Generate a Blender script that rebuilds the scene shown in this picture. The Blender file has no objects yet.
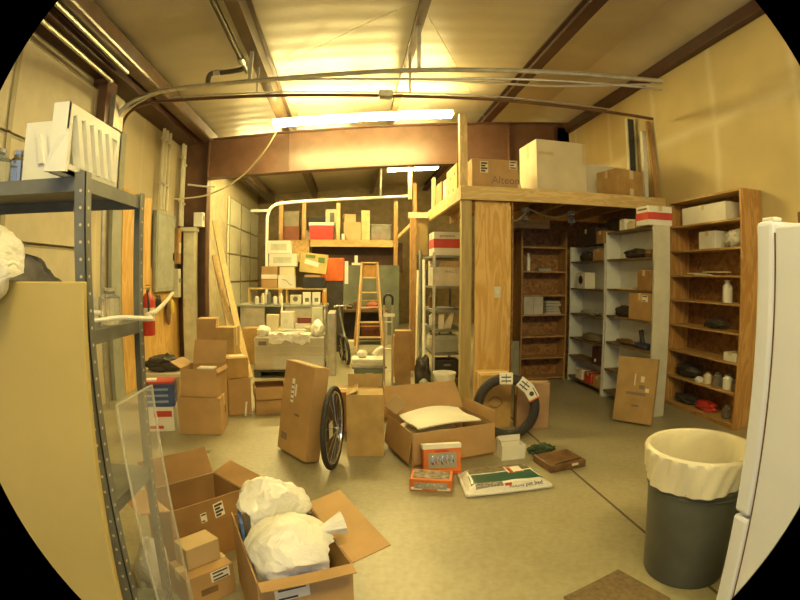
import bpy, bmesh, math, random
from mathutils import Vector, Matrix, Euler, noise
SC = bpy.context.scene
COL = SC.collection
R = math.radians
random.seed(7)

# ------------------------------------------------------------------ materials
def new_mat(name):
    m = bpy.data.materials.new(name); m.use_nodes = True
    return m, m.node_tree, m.node_tree.nodes['Principled BSDF']

def mat(name, col, rough=.6, metal=0., var=.12, scale=6., bump=0., bscale=60., col2=None, spec=.5, alpha=1., trans=0., stretch=(1, 1, 1), coord='Object', emit=None):
    m, nt, b = new_mat(name)
    N, L = nt.nodes, nt.links
    b.inputs['Roughness'].default_value = rough
    b.inputs['Metallic'].default_value = metal
    b.inputs['Specular IOR Level'].default_value = spec
    b.inputs['Alpha'].default_value = alpha
    b.inputs['Transmission Weight'].default_value = trans
    tc = N.new('ShaderNodeTexCoord'); mp = N.new('ShaderNodeMapping'); mp.inputs['Scale'].default_value = stretch
    L.new(tc.outputs[coord], mp.inputs['Vector'])
    c1 = tuple(col) + (1,)
    c2 = tuple(col2) + (1,) if col2 else tuple(min(1, c * (1 - 2 * var)) for c in col) + (1,)
    nz = N.new('ShaderNodeTexNoise'); nz.inputs['Scale'].default_value = scale; nz.inputs['Detail'].default_value = 5
    L.new(mp.outputs[0], nz.inputs['Vector'])
    cr = N.new('ShaderNodeValToRGB'); cr.color_ramp.elements[0].position = .35; cr.color_ramp.elements[1].position = .65
    cr.color_ramp.elements[0].color = c2; cr.color_ramp.elements[1].color = c1
    L.new(nz.outputs['Fac'], cr.inputs['Fac']); L.new(cr.outputs['Color'], b.inputs['Base Color'])
    if bump:
        n2 = N.new('ShaderNodeTexNoise'); n2.inputs['Scale'].default_value = bscale; n2.inputs['Detail'].default_value = 3
        L.new(mp.outputs[0], n2.inputs['Vector'])
        bp = N.new('ShaderNodeBump'); bp.inputs['Strength'].default_value = bump; bp.inputs['Distance'].default_value = .02
        L.new(n2.outputs['Fac'], bp.inputs['Height']); L.new(bp.outputs[0], b.inputs['Normal'])
    if emit:
        b.inputs['Emission Color'].default_value = tuple(emit[0]) + (1,); b.inputs['Emission Strength'].default_value = emit[1]
    return m

def wood(name, c1, c2, scale=3., stretch=(6, 6, .6), rough=.6, osb=False):
    m, nt, b = new_mat(name); N, L = nt.nodes, nt.links
    b.inputs['Roughness'].default_value = rough
    tc = N.new('ShaderNodeTexCoord'); mp = N.new('ShaderNodeMapping'); mp.inputs['Scale'].default_value = stretch
    L.new(tc.outputs['Object'], mp.inputs['Vector'])
    cr = N.new('ShaderNodeValToRGB')
    if osb:
        v = N.new('ShaderNodeTexVoronoi'); v.inputs['Scale'].default_value = scale; v.inputs['Randomness'].default_value = 1
        nz = N.new('ShaderNodeTexNoise'); nz.inputs['Scale'].default_value = scale * 1.7; nz.inputs['Detail'].default_value = 4
        L.new(mp.outputs[0], v.inputs['Vector']); L.new(mp.outputs[0], nz.inputs['Vector'])
        sp = N.new('ShaderNodeSeparateColor'); L.new(v.outputs['Color'], sp.inputs[0])
        mx = N.new('ShaderNodeMath'); mx.operation = 'MULTIPLY_ADD'; mx.inputs[1].default_value = .5
        L.new(sp.outputs[0], mx.inputs[0])
        m2 = N.new('ShaderNodeMath'); m2.operation = 'MULTIPLY'; m2.inputs[1].default_value = .5
        L.new(nz.outputs['Fac'], m2.inputs[0]); L.new(m2.outputs[0], mx.inputs[2])
        L.new(mx.outputs[0], cr.inputs['Fac'])
    else:
        nz = N.new('ShaderNodeTexNoise'); nz.inputs['Scale'].default_value = scale; nz.inputs['Detail'].default_value = 4; nz.inputs['Distortion'].default_value = 1.2
        L.new(mp.outputs[0], nz.inputs['Vector'])
        wv = N.new('ShaderNodeMath'); wv.operation = 'PINGPONG'; wv.inputs[1].default_value = .12
        L.new(nz.outputs['Fac'], wv.inputs[0])
        ml = N.new('ShaderNodeMath'); ml.operation = 'MULTIPLY'; ml.inputs[1].default_value = 8.
        L.new(wv.outputs[0], ml.inputs[0]); L.new(ml.outputs[0], cr.inputs['Fac'])
    cr.color_ramp.elements[0].position = .2; cr.color_ramp.elements[1].position = .8
    cr.color_ramp.elements[0].color = tuple(c1) + (1,); cr.color_ramp.elements[1].color = tuple(c2) + (1,)
    L.new(cr.outputs['Color'], b.inputs['Base Color'])
    return m

CARD = mat('cardboard', (.50, .315, .135), .75, var=.10, scale=3.5, bump=.05, bscale=40)
CARD2 = mat('cardboard_pale', (.56, .41, .215), .75, var=.10, scale=3)
CARD3 = mat('cardboard_dark', (.40, .23, .09), .75, var=.14, scale=4)
KRAFT = mat('kraft_white', (.74, .66, .46), .7, var=.07, scale=3)
TAPE = mat('packing_tape', (.66, .52, .28), .3, var=.05)
WHITE = mat('white_card', (.80, .78, .68), .6, var=.05, scale=4)
PAPER = mat('paper', (.84, .82, .74), .7, var=.04, scale=8)
INK = mat('ink', (.05, .05, .06), .7)
GREYINK = mat('grey_ink', (.22, .16, .13), .7)
RED = mat('red_plastic', (.55, .05, .035), .4, var=.1)
REDC = mat('red_print', (.62, .07, .05), .6, var=.1)
ORANGE = mat('orange_print', (.72, .19, .03), .5, var=.1)
BLUE = mat('blue_print', (.06, .10, .30), .4, var=.2)
BLUEP = mat('blue_plastic', (.10, .20, .50), .35)
BLACK = mat('black_plastic', (.025, .025, .027), .45)
RUBBER = mat('tyre_rubber', (.035, .032, .03), .65, bump=.3, bscale=120)
STEEL = mat('galvanised_steel', (.62, .60, .50), .38, metal=.75, var=.12, scale=9)
DULL = mat('grey_shelf_steel', (.24, .25, .23), .5, metal=.4, var=.14, scale=8)
CHROME = mat('chrome', (.8, .8, .78), .15, metal=1, var=.02)
DARKST = mat('dark_steel', (.10, .10, .10), .5, metal=.5)
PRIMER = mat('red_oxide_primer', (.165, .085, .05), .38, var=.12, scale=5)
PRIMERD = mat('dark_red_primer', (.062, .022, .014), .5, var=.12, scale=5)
CEIL = None
WPLAST = mat('white_plastic', (.83, .83, .76), .35, var=.03)
CREAM = mat('cream_paint', (.72, .69, .52), .45, var=.05)
GREYP = mat('grey_panel_paint', (.36, .38, .32), .5, var=.08)
GREENG = mat('grey_green_metal', (.15, .165, .12), .5, var=.15, scale=3)
PLY = wood('plywood', (.60, .36, .10), (.74, .50, .18), 2.2, (3, 3, .5))
PINE = wood('pine_lumber', (.60, .43, .19), (.72, .55, .28), 2.5, (5, 5, 1.2))
PINEX = wood('pine_beam', (.60, .43, .18), (.74, .56, .26), 2.5, (.8, 6, 6))
PINEB = wood('brown_lumber', (.36, .20, .07), (.48, .29, .11), 2.5, (6, 6, .8))
OSB = wood('strand_board', (.17, .075, .022), (.38, .20, .065), 22., (1, 1, 1), osb=True)
OSBL = wood('strand_board_light', (.40, .24, .08), (.58, .40, .16), 20., (1, 1, 1), osb=True)
SHELFW = wood('bookcase_wood', (.42, .22, .06), (.56, .33, .11), 2., (5, 5, .7))
SHELFX = wood('bookcase_shelf', (.42, .25, .09), (.55, .35, .14), 2., (6, .8, 6))
MELA = mat('white_melamine', (.66, .68, .66), .45, var=.05)
MELAD = mat('grey_melamine_edge', (.60, .58, .46), .5, var=.06)
SHELFD = mat('brown_shelf_board', (.20, .13, .06), .55, var=.15)
BAG = None
GLASS = mat('clear_glass', (.9, .95, .92), .08, var=.01, trans=.92)
FRIDGE = mat('white_enamel', (.72, .77, .94), .28, var=.015, bump=.04, bscale=300)
FRIDGEG = mat('gasket', (.16, .07, .045), .6)
CANG = mat('grey_bin_plastic', (.105, .115, .10), .55, var=.1)
DARKJ = mat('dark_junk', (.06, .05, .04), .6, var=.25)
BROWNJ = mat('brown_junk', (.22, .13, .06), .6, var=.2)
CLOTH = mat('grey_tarp', (.13, .12, .12), .8, var=.2, scale=10)
GREENN = mat('green_netting', (.05, .085, .04), .85, var=.25, scale=30)
AMBER = mat('brown_lacquer', (.20, .09, .03), .2, var=.2)
BRASS = mat('brass', (.85, .58, .2), .22, metal=1)
YELLOW = mat('yellow_print', (.80, .62, .08), .5)
LADDERW = wood('ladder_wood', (.62, .43, .22), (.74, .55, .32), 3., (5, 5, .7))
PATCHM = mat('brown_patch', (.17, .12, .06), .95, var=.2, scale=40)
TAN = mat('tan_board', (.53, .42, .15), .65, var=.06, scale=2.5, bump=.03, bscale=30)

def bag_mat(name, col, alpha, rough=.35, bump=.55):
    m, nt, b = new_mat(name); N, L = nt.nodes, nt.links
    b.inputs['Base Color'].default_value = tuple(col) + (1,); b.inputs['Roughness'].default_value = rough
    b.inputs['Alpha'].default_value = alpha
    tc = N.new('ShaderNodeTexCoord')
    nz = N.new('ShaderNodeTexNoise'); nz.inputs['Scale'].default_value = 14; nz.inputs['Detail'].default_value = 6; nz.inputs['Distortion'].default_value = 1.5
    L.new(tc.outputs['Object'], nz.inputs['Vector'])
    bp = N.new('ShaderNodeBump'); bp.inputs['Strength'].default_value = bump; bp.inputs['Distance'].default_value = .03
    L.new(nz.outputs['Fac'], bp.inputs['Height']); L.new(bp.outputs[0], b.inputs['Normal'])
    return m
BAG = bag_mat('white_film', (.84, .83, .76), 1)
LINER = bag_mat('cream_liner_film', (.82, .77, .60), .93, bump=.18)
CLEARB = bag_mat('clear_film', (.85, .84, .76), .62)
ACRYL, _nt, _b = new_mat('clear_acrylic')
_b.inputs['Base Color'].default_value = (.80, .78, .70, 1); _b.inputs['Roughness'].default_value = .15; _b.inputs['Alpha'].default_value = .16
ACEDGE, _nt, _b = new_mat('acrylic_edge')
_b.inputs['Base Color'].default_value = (.75, .74, .62, 1); _b.inputs['Roughness'].default_value = .3; _b.inputs['Alpha'].default_value = .38

def floor_surface():
    m, nt, b = new_mat('concrete_floor'); N, L = nt.nodes, nt.links
    tc = N.new('ShaderNodeTexCoord')
    n1 = N.new('ShaderNodeTexNoise'); n1.inputs['Scale'].default_value = .8; n1.inputs['Detail'].default_value = 8; n1.inputs['Roughness'].default_value = .65
    n2 = N.new('ShaderNodeTexNoise'); n2.inputs['Scale'].default_value = 26; n2.inputs['Detail'].default_value = 6
    L.new(tc.outputs['Object'], n1.inputs['Vector']); L.new(tc.outputs['Object'], n2.inputs['Vector'])
    cr = N.new('ShaderNodeValToRGB'); e = cr.color_ramp.elements
    e[0].position = .3; e[0].color = (.27, .245, .155, 1); e[1].position = .7; e[1].color = (.43, .395, .27, 1)
    L.new(n1.outputs['Fac'], cr.inputs['Fac'])
    mx = N.new('ShaderNodeMix'); mx.data_type = 'RGBA'; mx.blend_type = 'MULTIPLY'; mx.inputs['Factor'].default_value = .35
    L.new(cr.outputs['Color'], mx.inputs[6])
    c2 = N.new('ShaderNodeValToRGB'); c2.color_ramp.elements[0].position = .3; c2.color_ramp.elements[0].color = (.55, .52, .45, 1); c2.color_ramp.elements[1].position = .65; c2.color_ramp.elements[1].color = (1, 1, 1, 1)
    L.new(n2.outputs['Fac'], c2.inputs['Fac']); L.new(c2.outputs['Color'], mx.inputs[7])
    L.new(mx.outputs[2], b.inputs['Base Color'])
    rr = N.new('ShaderNodeMapRange'); rr.inputs['To Min'].default_value = .28; rr.inputs['To Max'].default_value = .5
    L.new(n1.outputs['Fac'], rr.inputs['Value']); L.new(rr.outputs[0], b.inputs['Roughness'])
    return m

def drywall_mat(name, base, seam, y0, zs, dy=1.22, w=.075):
    """unpainted drywall with taped joints: paler bands, vertical every sheet width and horizontal at zs"""
    m, nt, b = new_mat(name); N, L = nt.nodes, nt.links
    b.inputs['Roughness'].default_value = .8
    g = N.new('ShaderNodeNewGeometry'); sp = N.new('ShaderNodeSeparateXYZ'); L.new(g.outputs['Position'], sp.inputs[0])
    nz = N.new('ShaderNodeTexNoise'); nz.inputs['Scale'].default_value = 2.2; nz.inputs['Detail'].default_value = 6
    L.new(g.outputs['Position'], nz.inputs['Vector'])
    def M(op, a, bb=None, c=None):
        n = N.new('ShaderNodeMath'); n.operation = op
        for i, v in enumerate((a, bb, c)):
            if v is None: continue
            if isinstance(v, (int, float)): n.inputs[i].default_value = v
            else: L.new(v, n.inputs[i])
        return n.outputs[0]
    wob = M('MULTIPLY_ADD', nz.outputs['Fac'], .08, -.04)
    yy = M('ADD', M('SUBTRACT', sp.outputs['Y'], y0 - dy / 2), wob)
    fy = M('ABSOLUTE', M('SUBTRACT', M('FLOORED_MODULO', yy, dy), dy / 2))
    f = M('SUBTRACT', 1.0, M('SMOOTH_MIN', M('DIVIDE', fy, w), 1.0, .3))
    for z in zs:
        fz = M('ABSOLUTE', M('SUBTRACT', M('ADD', sp.outputs['Z'], wob), z))
        f = M('MAXIMUM', f, M('SUBTRACT', 1.0, M('SMOOTH_MIN', M('DIVIDE', fz, w * 1.2), 1.0, .3)))
    f = M('MAXIMUM', f, 0.0)
    f = M('MULTIPLY', f, M('ADD', nz.outputs['Fac'], .15))
    mx = N.new('ShaderNodeMix'); mx.data_type = 'RGBA'; L.new(f, mx.inputs['Factor'])
    cr = N.new('ShaderNodeValToRGB'); cr.color_ramp.elements[0].position = .3; cr.color_ramp.elements[1].position = .7
    cr.color_ramp.elements[0].color = tuple(c * .88 for c in base) + (1,); cr.color_ramp.elements[1].color = tuple(base) + (1,)
    L.new(nz.outputs['Fac'], cr.inputs['Fac']); L.new(cr.outputs['Color'], mx.inputs[6])
    mx.inputs[7].default_value = tuple(seam) + (1,)
    L.new(mx.outputs[2], b.inputs['Base Color'])
    return m

def ceiling_mat():
    m, nt, b = new_mat('insulation_vinyl'); N, L = nt.nodes, nt.links
    b.inputs['Roughness'].default_value = .34
    g = N.new('ShaderNodeNewGeometry')
    nz = N.new('ShaderNodeTexNoise'); nz.inputs['Scale'].default_value = 1.4; nz.inputs['Detail'].default_value = 5
    L.new(g.outputs['Position'], nz.inputs['Vector'])
    cr = N.new('ShaderNodeValToRGB'); cr.color_ramp.elements[0].color = (.45, .40, .29, 1); cr.color_ramp.elements[1].color = (.54, .49, .37, 1)
    cr.color_ramp.elements[0].position = .3; cr.color_ramp.elements[1].position = .7
    L.new(nz.outputs['Fac'], cr.inputs['Fac']); L.new(cr.outputs['Color'], b.inputs['Base Color'])
    wv = N.new('ShaderNodeTexWave'); wv.bands_direction = 'Y'; wv.inputs['Scale'].default_value = 1.0; wv.inputs['Distortion'].default_value = 1.2; wv.inputs['Detail'].default_value = 2
    L.new(g.outputs['Position'], wv.inputs['Vector'])
    bp = N.new('ShaderNodeBump'); bp.inputs['Strength'].default_value = .10; bp.inputs['Distance'].default_value = .03
    L.new(wv.outputs['Fac'], bp.inputs['Height']); L.new(bp.outputs[0], b.inputs['Normal'])
    return m

# ------------------------------------------------------------------ mesh builder
class G:
    def __init__(s): s.bm = bmesh.new()
    def _xf(s, vs, M):
        for v in vs: v.co = M @ v.co
    def box(s, x0, x1, y0, y1, z0, z1, bev=0., M=None):
        r = bmesh.ops.create_cube(s.bm, size=1); vs = r['verts']
        for v in vs: v.co = Vector(((x0 + x1) / 2 + v.co.x * (x1 - x0), (y0 + y1) / 2 + v.co.y * (y1 - y0), (z0 + z1) / 2 + v.co.z * (z1 - z0)))
        if M is not None: s._xf(vs, M)
        if bev:
            es = list({e for v in vs for e in v.link_edges})
            bmesh.ops.bevel(s.bm, geom=es, offset=bev, segments=2, affect='EDGES', profile=.5)
        return s
    def cyl(s, p, q, r, n=12, r2=None, cap=True):
        p, q = Vector(p), Vector(q); d = q - p
        M = Matrix.Translation((p + q) / 2) @ d.to_track_quat('Z', 'Y').to_matrix().to_4x4()
        bmesh.ops.create_cone(s.bm, cap_ends=cap, segments=n, radius1=r, radius2=r if r2 is None else r2, depth=d.length, matrix=M)
        return s
    def tube(s, pts, r, n=8, sub=6, closed=False):
        P = [Vector(p) for p in pts]
        if sub > 1 and len(P) > 2:
            Q = []
            m = len(P)
            rng = range(m if closed else m - 1)
            for i in rng:
                p0 = P[(i - 1) % m] if closed or i > 0 else P[0]
                p1, p2 = P[i], P[(i + 1) % m]
                p3 = P[(i + 2) % m] if closed or i + 2 < m else P[-1]
                for k in range(sub):
                    t = k / sub
                    Q.append(.5 * ((2 * p1) + (-p0 + p2) * t + (2 * p0 - 5 * p1 + 4 * p2 - p3) * t * t + (-p0 + 3 * p1 - 3 * p2 + p3) * t ** 3))
            if not closed: Q.append(P[-1])
            P = Q
        rings = []; prev = None
        for i, p in enumerate(P):
            a = P[i - 1] if i > 0 or closed else p; c = P[(i + 1) % len(P)] if i + 1 < len(P) or closed else p
            t = (c - a).normalized() if (c - a).length > 1e-9 else Vector((0, 0, 1))
            u = prev - t * prev.dot(t) if prev is not None else t.orthogonal()
            if u.length < 1e-6: u = t.orthogonal()
            u.normalize(); prev = u; w = t.cross(u)
            rr = r(i / max(1, len(P) - 1)) if callable(r) else r
            rings.append([s.bm.verts.new(p + u * math.cos(2 * math.pi * k / n) * rr + w * math.sin(2 * math.pi * k / n) * rr) for k in range(n)])
        m = len(rings)
        for i in range(m if closed else m - 1):
            A, B = rings[i], rings[(i + 1) % m]
            for k in range(n): s.bm.faces.new((A[k], A[(k + 1) % n], B[(k + 1) % n], B[k]))
        if not closed:
            s.bm.faces.new(rings[0][::-1]); s.bm.faces.new(rings[-1])
        return s
    def lathe(s, prof, n=24, c=(0, 0), M=None):
        rings = []
        for r, z in prof:
            rings.append([s.bm.verts.new(Vector((c[0] + r * math.cos(2 * math.pi * k / n), c[1] + r * math.sin(2 * math.pi * k / n), z))) for k in range(n)])
        for A, B in zip(rings, rings[1:]):
            for k in range(n): s.bm.faces.new((A[k], A[(k + 1) % n], B[(k + 1) % n], B[k]))
        if prof[0][0] > 1e-4: s.bm.faces.new(rings[0][::-1])
        if prof[-1][0] > 1e-4: s.bm.faces.new(rings[-1])
        if M is not None: s._xf([v for R_ in rings for v in R_], M)
        return s
    def torus(s, c, R_, r, axis=(0, 0, 1), n=40, m=10, sq=1.):
        q = Vector(axis).normalized().to_track_quat('Z', 'Y'); c = Vector(c); rings = []
        for i in range(n):
            a = 2 * math.pi * i / n
            rings.append([s.bm.verts.new(c + q @ Vector(((R_ + r * math.cos(b)) * math.cos(a), (R_ + r * math.cos(b)) * math.sin(a), r * sq * math.sin(b)))) for b in [2 * math.pi * k / m for k in range(m)]])
        for i in range(n):
            A, B = rings[i], rings[(i + 1) % n]
            for k in range(m): s.bm.faces.new((A[k], B[k], B[(k + 1) % m], A[(k + 1) % m]))
        return s
    def poly(s, pts, ext):
        """closed outline pts extruded by vector ext"""
        e = Vector(ext)
        a = [s.bm.verts.new(Vector(p)) for p in pts]; b = [s.bm.verts.new(Vector(p) + e) for p in pts]
        s.bm.faces.new(a[::-1]); s.bm.faces.new(b)
        for i in range(len(a)): s.bm.faces.new((a[i], a[(i + 1) % len(a)], b[(i + 1) % len(a)], b[i]))
        return s
    def grid(s, f, nu=16, nv=16, th=0.):
        V = [[s.bm.verts.new(Vector(f(i / nu, j / nv))) for j in range(nv + 1)] for i in range(nu + 1)]
        for i in range(nu):
            for j in range(nv): s.bm.faces.new((V[i][j], V[i + 1][j], V[i + 1][j + 1], V[i][j + 1]))
        if th:
            s.bm.normal_update()
            bmesh.ops.solidify(s.bm, geom=s.bm.faces[:], thickness=th)
        return s
    def blob(s, c, rad, seed=0, amp=.18, fr=1.6, flat=None, sub=4, M=None):
        r = bmesh.ops.create_icosphere(s.bm, subdivisions=sub, radius=1)
        off = Vector((seed * 7.3, seed * 3.1, seed * 5.7))
        for v in r['verts']:
            n = v.co.normalized()
            k = 1 + amp * noise.fractal(n * fr + off, 1, 2, 4) + amp * .35 * abs(noise.noise(n * fr * 3.1 + off))
            p = Vector((n.x * rad[0] * k, n.y * rad[1] * k, n.z * rad[2] * k))
            if M is not None: p = M @ p
            p += Vector(c)
            if flat is not None and p.z < flat: p.z = flat + (p.z - flat) * .02
            if flat is not None: p.z = max(p.z, flat)
            v.co = p
        return s
    def out(s, name, m, parent=None, smooth=False, loc=None, rot=None):
        bmesh.ops.recalc_face_normals(s.bm, faces=s.bm.faces)
        me = bpy.data.meshes.new(name); s.bm.to_mesh(me); s.bm.free()
        me.materials.append(m)
        if smooth:
            for p in me.polygons: p.use_smooth = True
            try: me.set_sharp_from_angle(angle=R(40))
            except Exception: pass
        o = bpy.data.objects.new(name, me); COL.objects.link(o)
        if parent is not None: o.parent = parent
        if loc is not None: o.location = loc
        if rot is not None: o.rotation_euler = rot
        return o

def tag(o, label, cat, group=None):
    o['label'] = label; o['category'] = cat
    if group: o['group'] = group
    return o
def thing(name, label, cat, loc=(0, 0, 0), rz=0, group=None, rot=None):
    o = bpy.data.objects.new(name, None); COL.objects.link(o)
    o.location = loc; o.rotation_euler = rot if rot else (0, 0, R(rz)); o.empty_display_size = .1
    return tag(o, label, cat, group)
def struct(o):
    o['kind'] = 'structure'; return o
def dup(o, parent=None):
    c = o.copy(); COL.objects.link(c)
    if parent is not None: c.parent = parent
    for ch in list(o.children): dup(ch, c)
    return c
def text(body, size, m, parent, loc, rot=(R(90), 0, 0), name='lettering', align='CENTER', ext=.0008):
    cu = bpy.data.curves.new('t', 'FONT'); cu.body = body; cu.size = size; cu.align_x = align; cu.extrude = ext
    t = bpy.data.objects.new('t', cu); COL.objects.link(t)
    dg = bpy.context.evaluated_depsgraph_get()
    me = bpy.data.meshes.new_from_object(t.evaluated_get(dg))
    bpy.data.objects.remove(t); bpy.data.curves.remove(cu)
    me.materials.clear(); me.materials.append(m)
    o = bpy.data.objects.new(name, me); COL.objects.link(o); o.parent = parent; o.location = loc; o.rotation_euler = rot
    return o

def label_on(parent, face, u, v, w, h, dims, rows=3, m=None, tilt=0):
    """paper label with printed lines on a box face ('f' = -y, 'r' = +x, 'l' = -x, 't' = top, 'b' = +y); u, v = centre on that face"""
    W, D, H = dims
    rot, loc = {'f': ((R(90), 0, 0), (u, -D / 2, v)), 'b': ((R(90), 0, R(180)), (u, D / 2, v)), 'r': ((R(90), 0, R(90)), (W / 2, u, v)),
                'l': ((R(90), 0, R(-90)), (-W / 2, u, v)), 't': ((0, 0, 0), (u, v, H))}[face]
    g = G(); g.box(-w / 2, w / 2, -h / 2, h / 2, .0003, .0016)
    o = g.out('shipping_label', m or PAPER, parent, loc=loc)
    e = Euler(rot).to_matrix().to_4x4() @ Matrix.Rotation(R(tilt), 4, 'Z')
    o.rotation_euler = e.to_euler()
    if rows:
        g = G()
        for i in range(rows):
            y = h * (.34 - .68 * i / max(1, rows - 1)) if rows > 1 else 0
            x1 = w * (.4 if i % 2 == 0 else .15)
            g.box(-w * .4, x1, y - h * .09, y + h * .07, .0016, .0022)
        g.out('print', INK, o)
    return o

def cbox(name, label, dims, loc, rz=0, flaps=None, m=None, tape=True, group=None, rot=None, cat='box', flen=None, parts=True):
    """cardboard box, origin at the middle of its base. flaps: {side: angle outward from straight up} makes it an open box"""
    W, D, H = dims; m = m or CARD
    t = thing(name, label, cat, loc, rz, group, rot)
    th = .006
    if flaps is None:
        g = G(); g.box(-W / 2, W / 2, -D / 2, D / 2, 0, H, .005); g.out('carton', m, t)
        if True:
            g = G(); tw = min(.05, D * .3)
            g.box(-W / 2 - .001, W / 2 + .001, -tw / 2, tw / 2, H, H + .0015)
            for sx in (-1, 1): g.box(sx * W / 2 - .0015, sx * W / 2 + .0015, -tw / 2, tw / 2, H * .72, H)
            g.out('tape_strip', TAPE, t)
    else:
        g = G()
        g.box(-W / 2, W / 2, -D / 2, D / 2, 0, th)
        g.box(-W / 2, W / 2, -D / 2, -D / 2 + th, th, H); g.box(-W / 2, W / 2, D / 2 - th, D / 2, th, H)
        g.box(-W / 2, -W / 2 + th, -D / 2 + th, D / 2 - th, th, H); g.box(W / 2 - th, W / 2, -D / 2 + th, D / 2 - th, th, H)
        g.out('carton', m, t)
        fl = flen or min(W, D) / 2
        for k, a in flaps.items():
            l = fl
            if isinstance(a, tuple): a, l = a
            g = G()
            if k in 'fb':
                g.box(-W / 2 + .004, W / 2 - .004, -th / 2, th / 2, 0, l)
                s = -1 if k == 'f' else 1
                o = g.out('flap', m, t, loc=(0, s * (D / 2), H + .003)); o.rotation_euler = (R(-a) * s, 0, 0)
            else:
                g.box(-th / 2, th / 2, -D / 2 + .004, D / 2 - .004, 0, l)
                s = -1 if k == 'l' else 1
                o = g.out('flap', m, t, loc=(s * (W / 2), 0, H + .003)); o.rotation_euler = (0, R(a) * s, 0)
    return t
# ------------------------------------------------------------------ camera (wide adapter lens)
cam = bpy.data.cameras.new('camera'); co = bpy.data.objects.new('camera', cam); COL.objects.link(co); SC.camera = co
PXMM = 36 / 800; FL = 487 * PXMM
cam.sensor_width = 36; cam.sensor_fit = 'HORIZONTAL'; cam.lens = FL; cam.clip_start = .05
cam.type = 'PANO'; cam.panorama_type = 'FISHEYE_LENS_POLYNOMIAL'
cam.fisheye_polynomial_k0 = 0; cam.fisheye_polynomial_k1 = -1 / FL; cam.fisheye_polynomial_k2 = 0
cam.fisheye_polynomial_k3 = .038 / (FL * (400 * PXMM) ** 2); cam.fisheye_polynomial_k4 = 0
cam.fisheye_fov = R(101)
cam.shift_x = -6.5 / 800; cam.shift_y = -13.2 / 600
co.location = (0, 0, 1.52)
co.rotation_euler = (Matrix.Rotation(-.1166, 3, 'Z') @ Matrix.Rotation(-.0228, 3, 'X') @ Matrix.Rotation(R(90), 3, 'X') @ Matrix.Rotation(.0056, 3, 'Z')).to_euler()

# ------------------------------------------------------------------ light
LC = (1.0, .78, .285)
TUBE, nt, b = new_mat('fluorescent_tube')
b.inputs['Base Color'].default_value = (.9, .9, .85, 1); b.inputs['Emission Color'].default_value = LC + (1,); b.inputs['Emission Strength'].default_value = 165
FIXT = mat('fixture_white', (.82, .80, .72), .4, var=.02)
w = bpy.data.worlds.new('world'); SC.world = w; w.use_nodes = True
bg = w.node_tree.nodes['Background']; bg.inputs['Color'].default_value = (.80, .88, 1.0, 1); bg.inputs['Strength'].default_value = .30
vs = SC.view_settings; vs.view_transform = 'Standard'; vs.look = 'None'; vs.gamma = 1; vs.exposure = 0.52; vs.use_curve_mapping = False

def slope(X): return .083 * X
SL = -math.atan(.083)
def fixture(label, x, y, z, L, hang, group, sl=True):
    t = thing('ceiling_light', label, 'light', (x, y, z), 0, group, rot=(0, SL if sl else 0, 0))
    g = G(); g.box(-L / 2, L / 2, -.045, .045, .02, .075, .006); g.out('channel', FIXT, t)
    for s in (-1, 1):
        for h in (-1, 1):
            g = G(); g.cyl((h * L / 4 - L / 4 + .03, s * .085, -.0), (h * L / 4 + L / 4 - .03, s * .085, -.0), .019, 10)
            g.out('tube', TUBE, t, smooth=True)
    for h in (-1, 0, 1):
        g = G(); g.box(h * (L / 2 - .012) - .012, h * (L / 2 - .012) + .012, -.10, .10, -.03, .02, .003); g.out('lamp_holder', FIXT, t)
    for h in (-1, 1):
        g = G(); g.cyl((h * L * .36, 0, .09), (h * L * .36, 0, hang), .004, 6); g.out('hanger', STEEL, t)
    return t
fixture('long bright fluorescent light hung in front of the red-brown roof beam', .17, 7.0, 3.84, 2.7, .42, 'fluorescent lights')
fixture('far fluorescent light in the back bay, seen below the red-brown roof beam', 1.42, 11.0, 3.98, 1.2, .36, 'fluorescent lights')
fixture('fluorescent light over the front of the workshop, above the fridge side', .5, -.1, 3.93, 2.5, .33, 'fluorescent lights')
fixture('added fluorescent light hidden behind the roof beam to brighten the back bay', -1.2, 10.3, 3.88, 2.4, .28, 'fluorescent lights')  # added lamp, unseen behind the rafter, brightens the back-bay door

# ------------------------------------------------------------------ room shell
XL, XR, YB, YF = -2.95, 4.05, 15.4, -1.3
g = G(); g.box(XL - .1, XR + .1, YF, YB + .1, -.1, 0); struct(g.out('floor', floor_surface()))
def zc(X): return 4.27 + .083 * X
g = G()
for (a, b_) in ((0, .08),):
    g.poly([(XL - .1, YF, zc(XL - .1)), (3.35, YF, zc(3.35)), (3.95, YF, 4.385), (XR + .1, YF, 4.375), (XR + .1, YF, zc(XR + .1) + .08), (XL - .1, YF, zc(XL - .1) + .08)], (0, YB + .1 - YF, 0))
struct(g.out('ceiling', ceiling_mat()))
WL = drywall_mat('wall_panel_tan', (.60, .53, .36), (.66, .60, .44), 5.3, (2.44,), 1.22, .03)
WR = drywall_mat('drywall_tan', (.61, .50, .25), (.70, .63, .42), 4.38, (3.31, 1.2), 1.22, .085)
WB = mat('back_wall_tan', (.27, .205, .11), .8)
g = G(); g.poly([(XL - .1, YF, 0), (XL, YF, 0), (XL, YF, zc(XL)), (XL - .1, YF, zc(XL - .1))], (0, YB - YF, 0)); struct(g.out('wall_left', WL))
g = G(); g.poly([(XR, YF, 0), (XR + .1, YF, 0), (XR + .1, YF, zc(XR + .1)), (XR, YF, zc(XR))], (0, YB - YF, 0)); struct(g.out('wall_right', WR))
g = G(); g.poly([(XL - .1, YB, 0), (XR + .1, YB, 0), (XR + .1, YB, zc(XR + .1)), (XL - .1, YB, zc(XL - .1))], (0, .1, 0)); struct(g.out('wall_back', WB))
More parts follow.
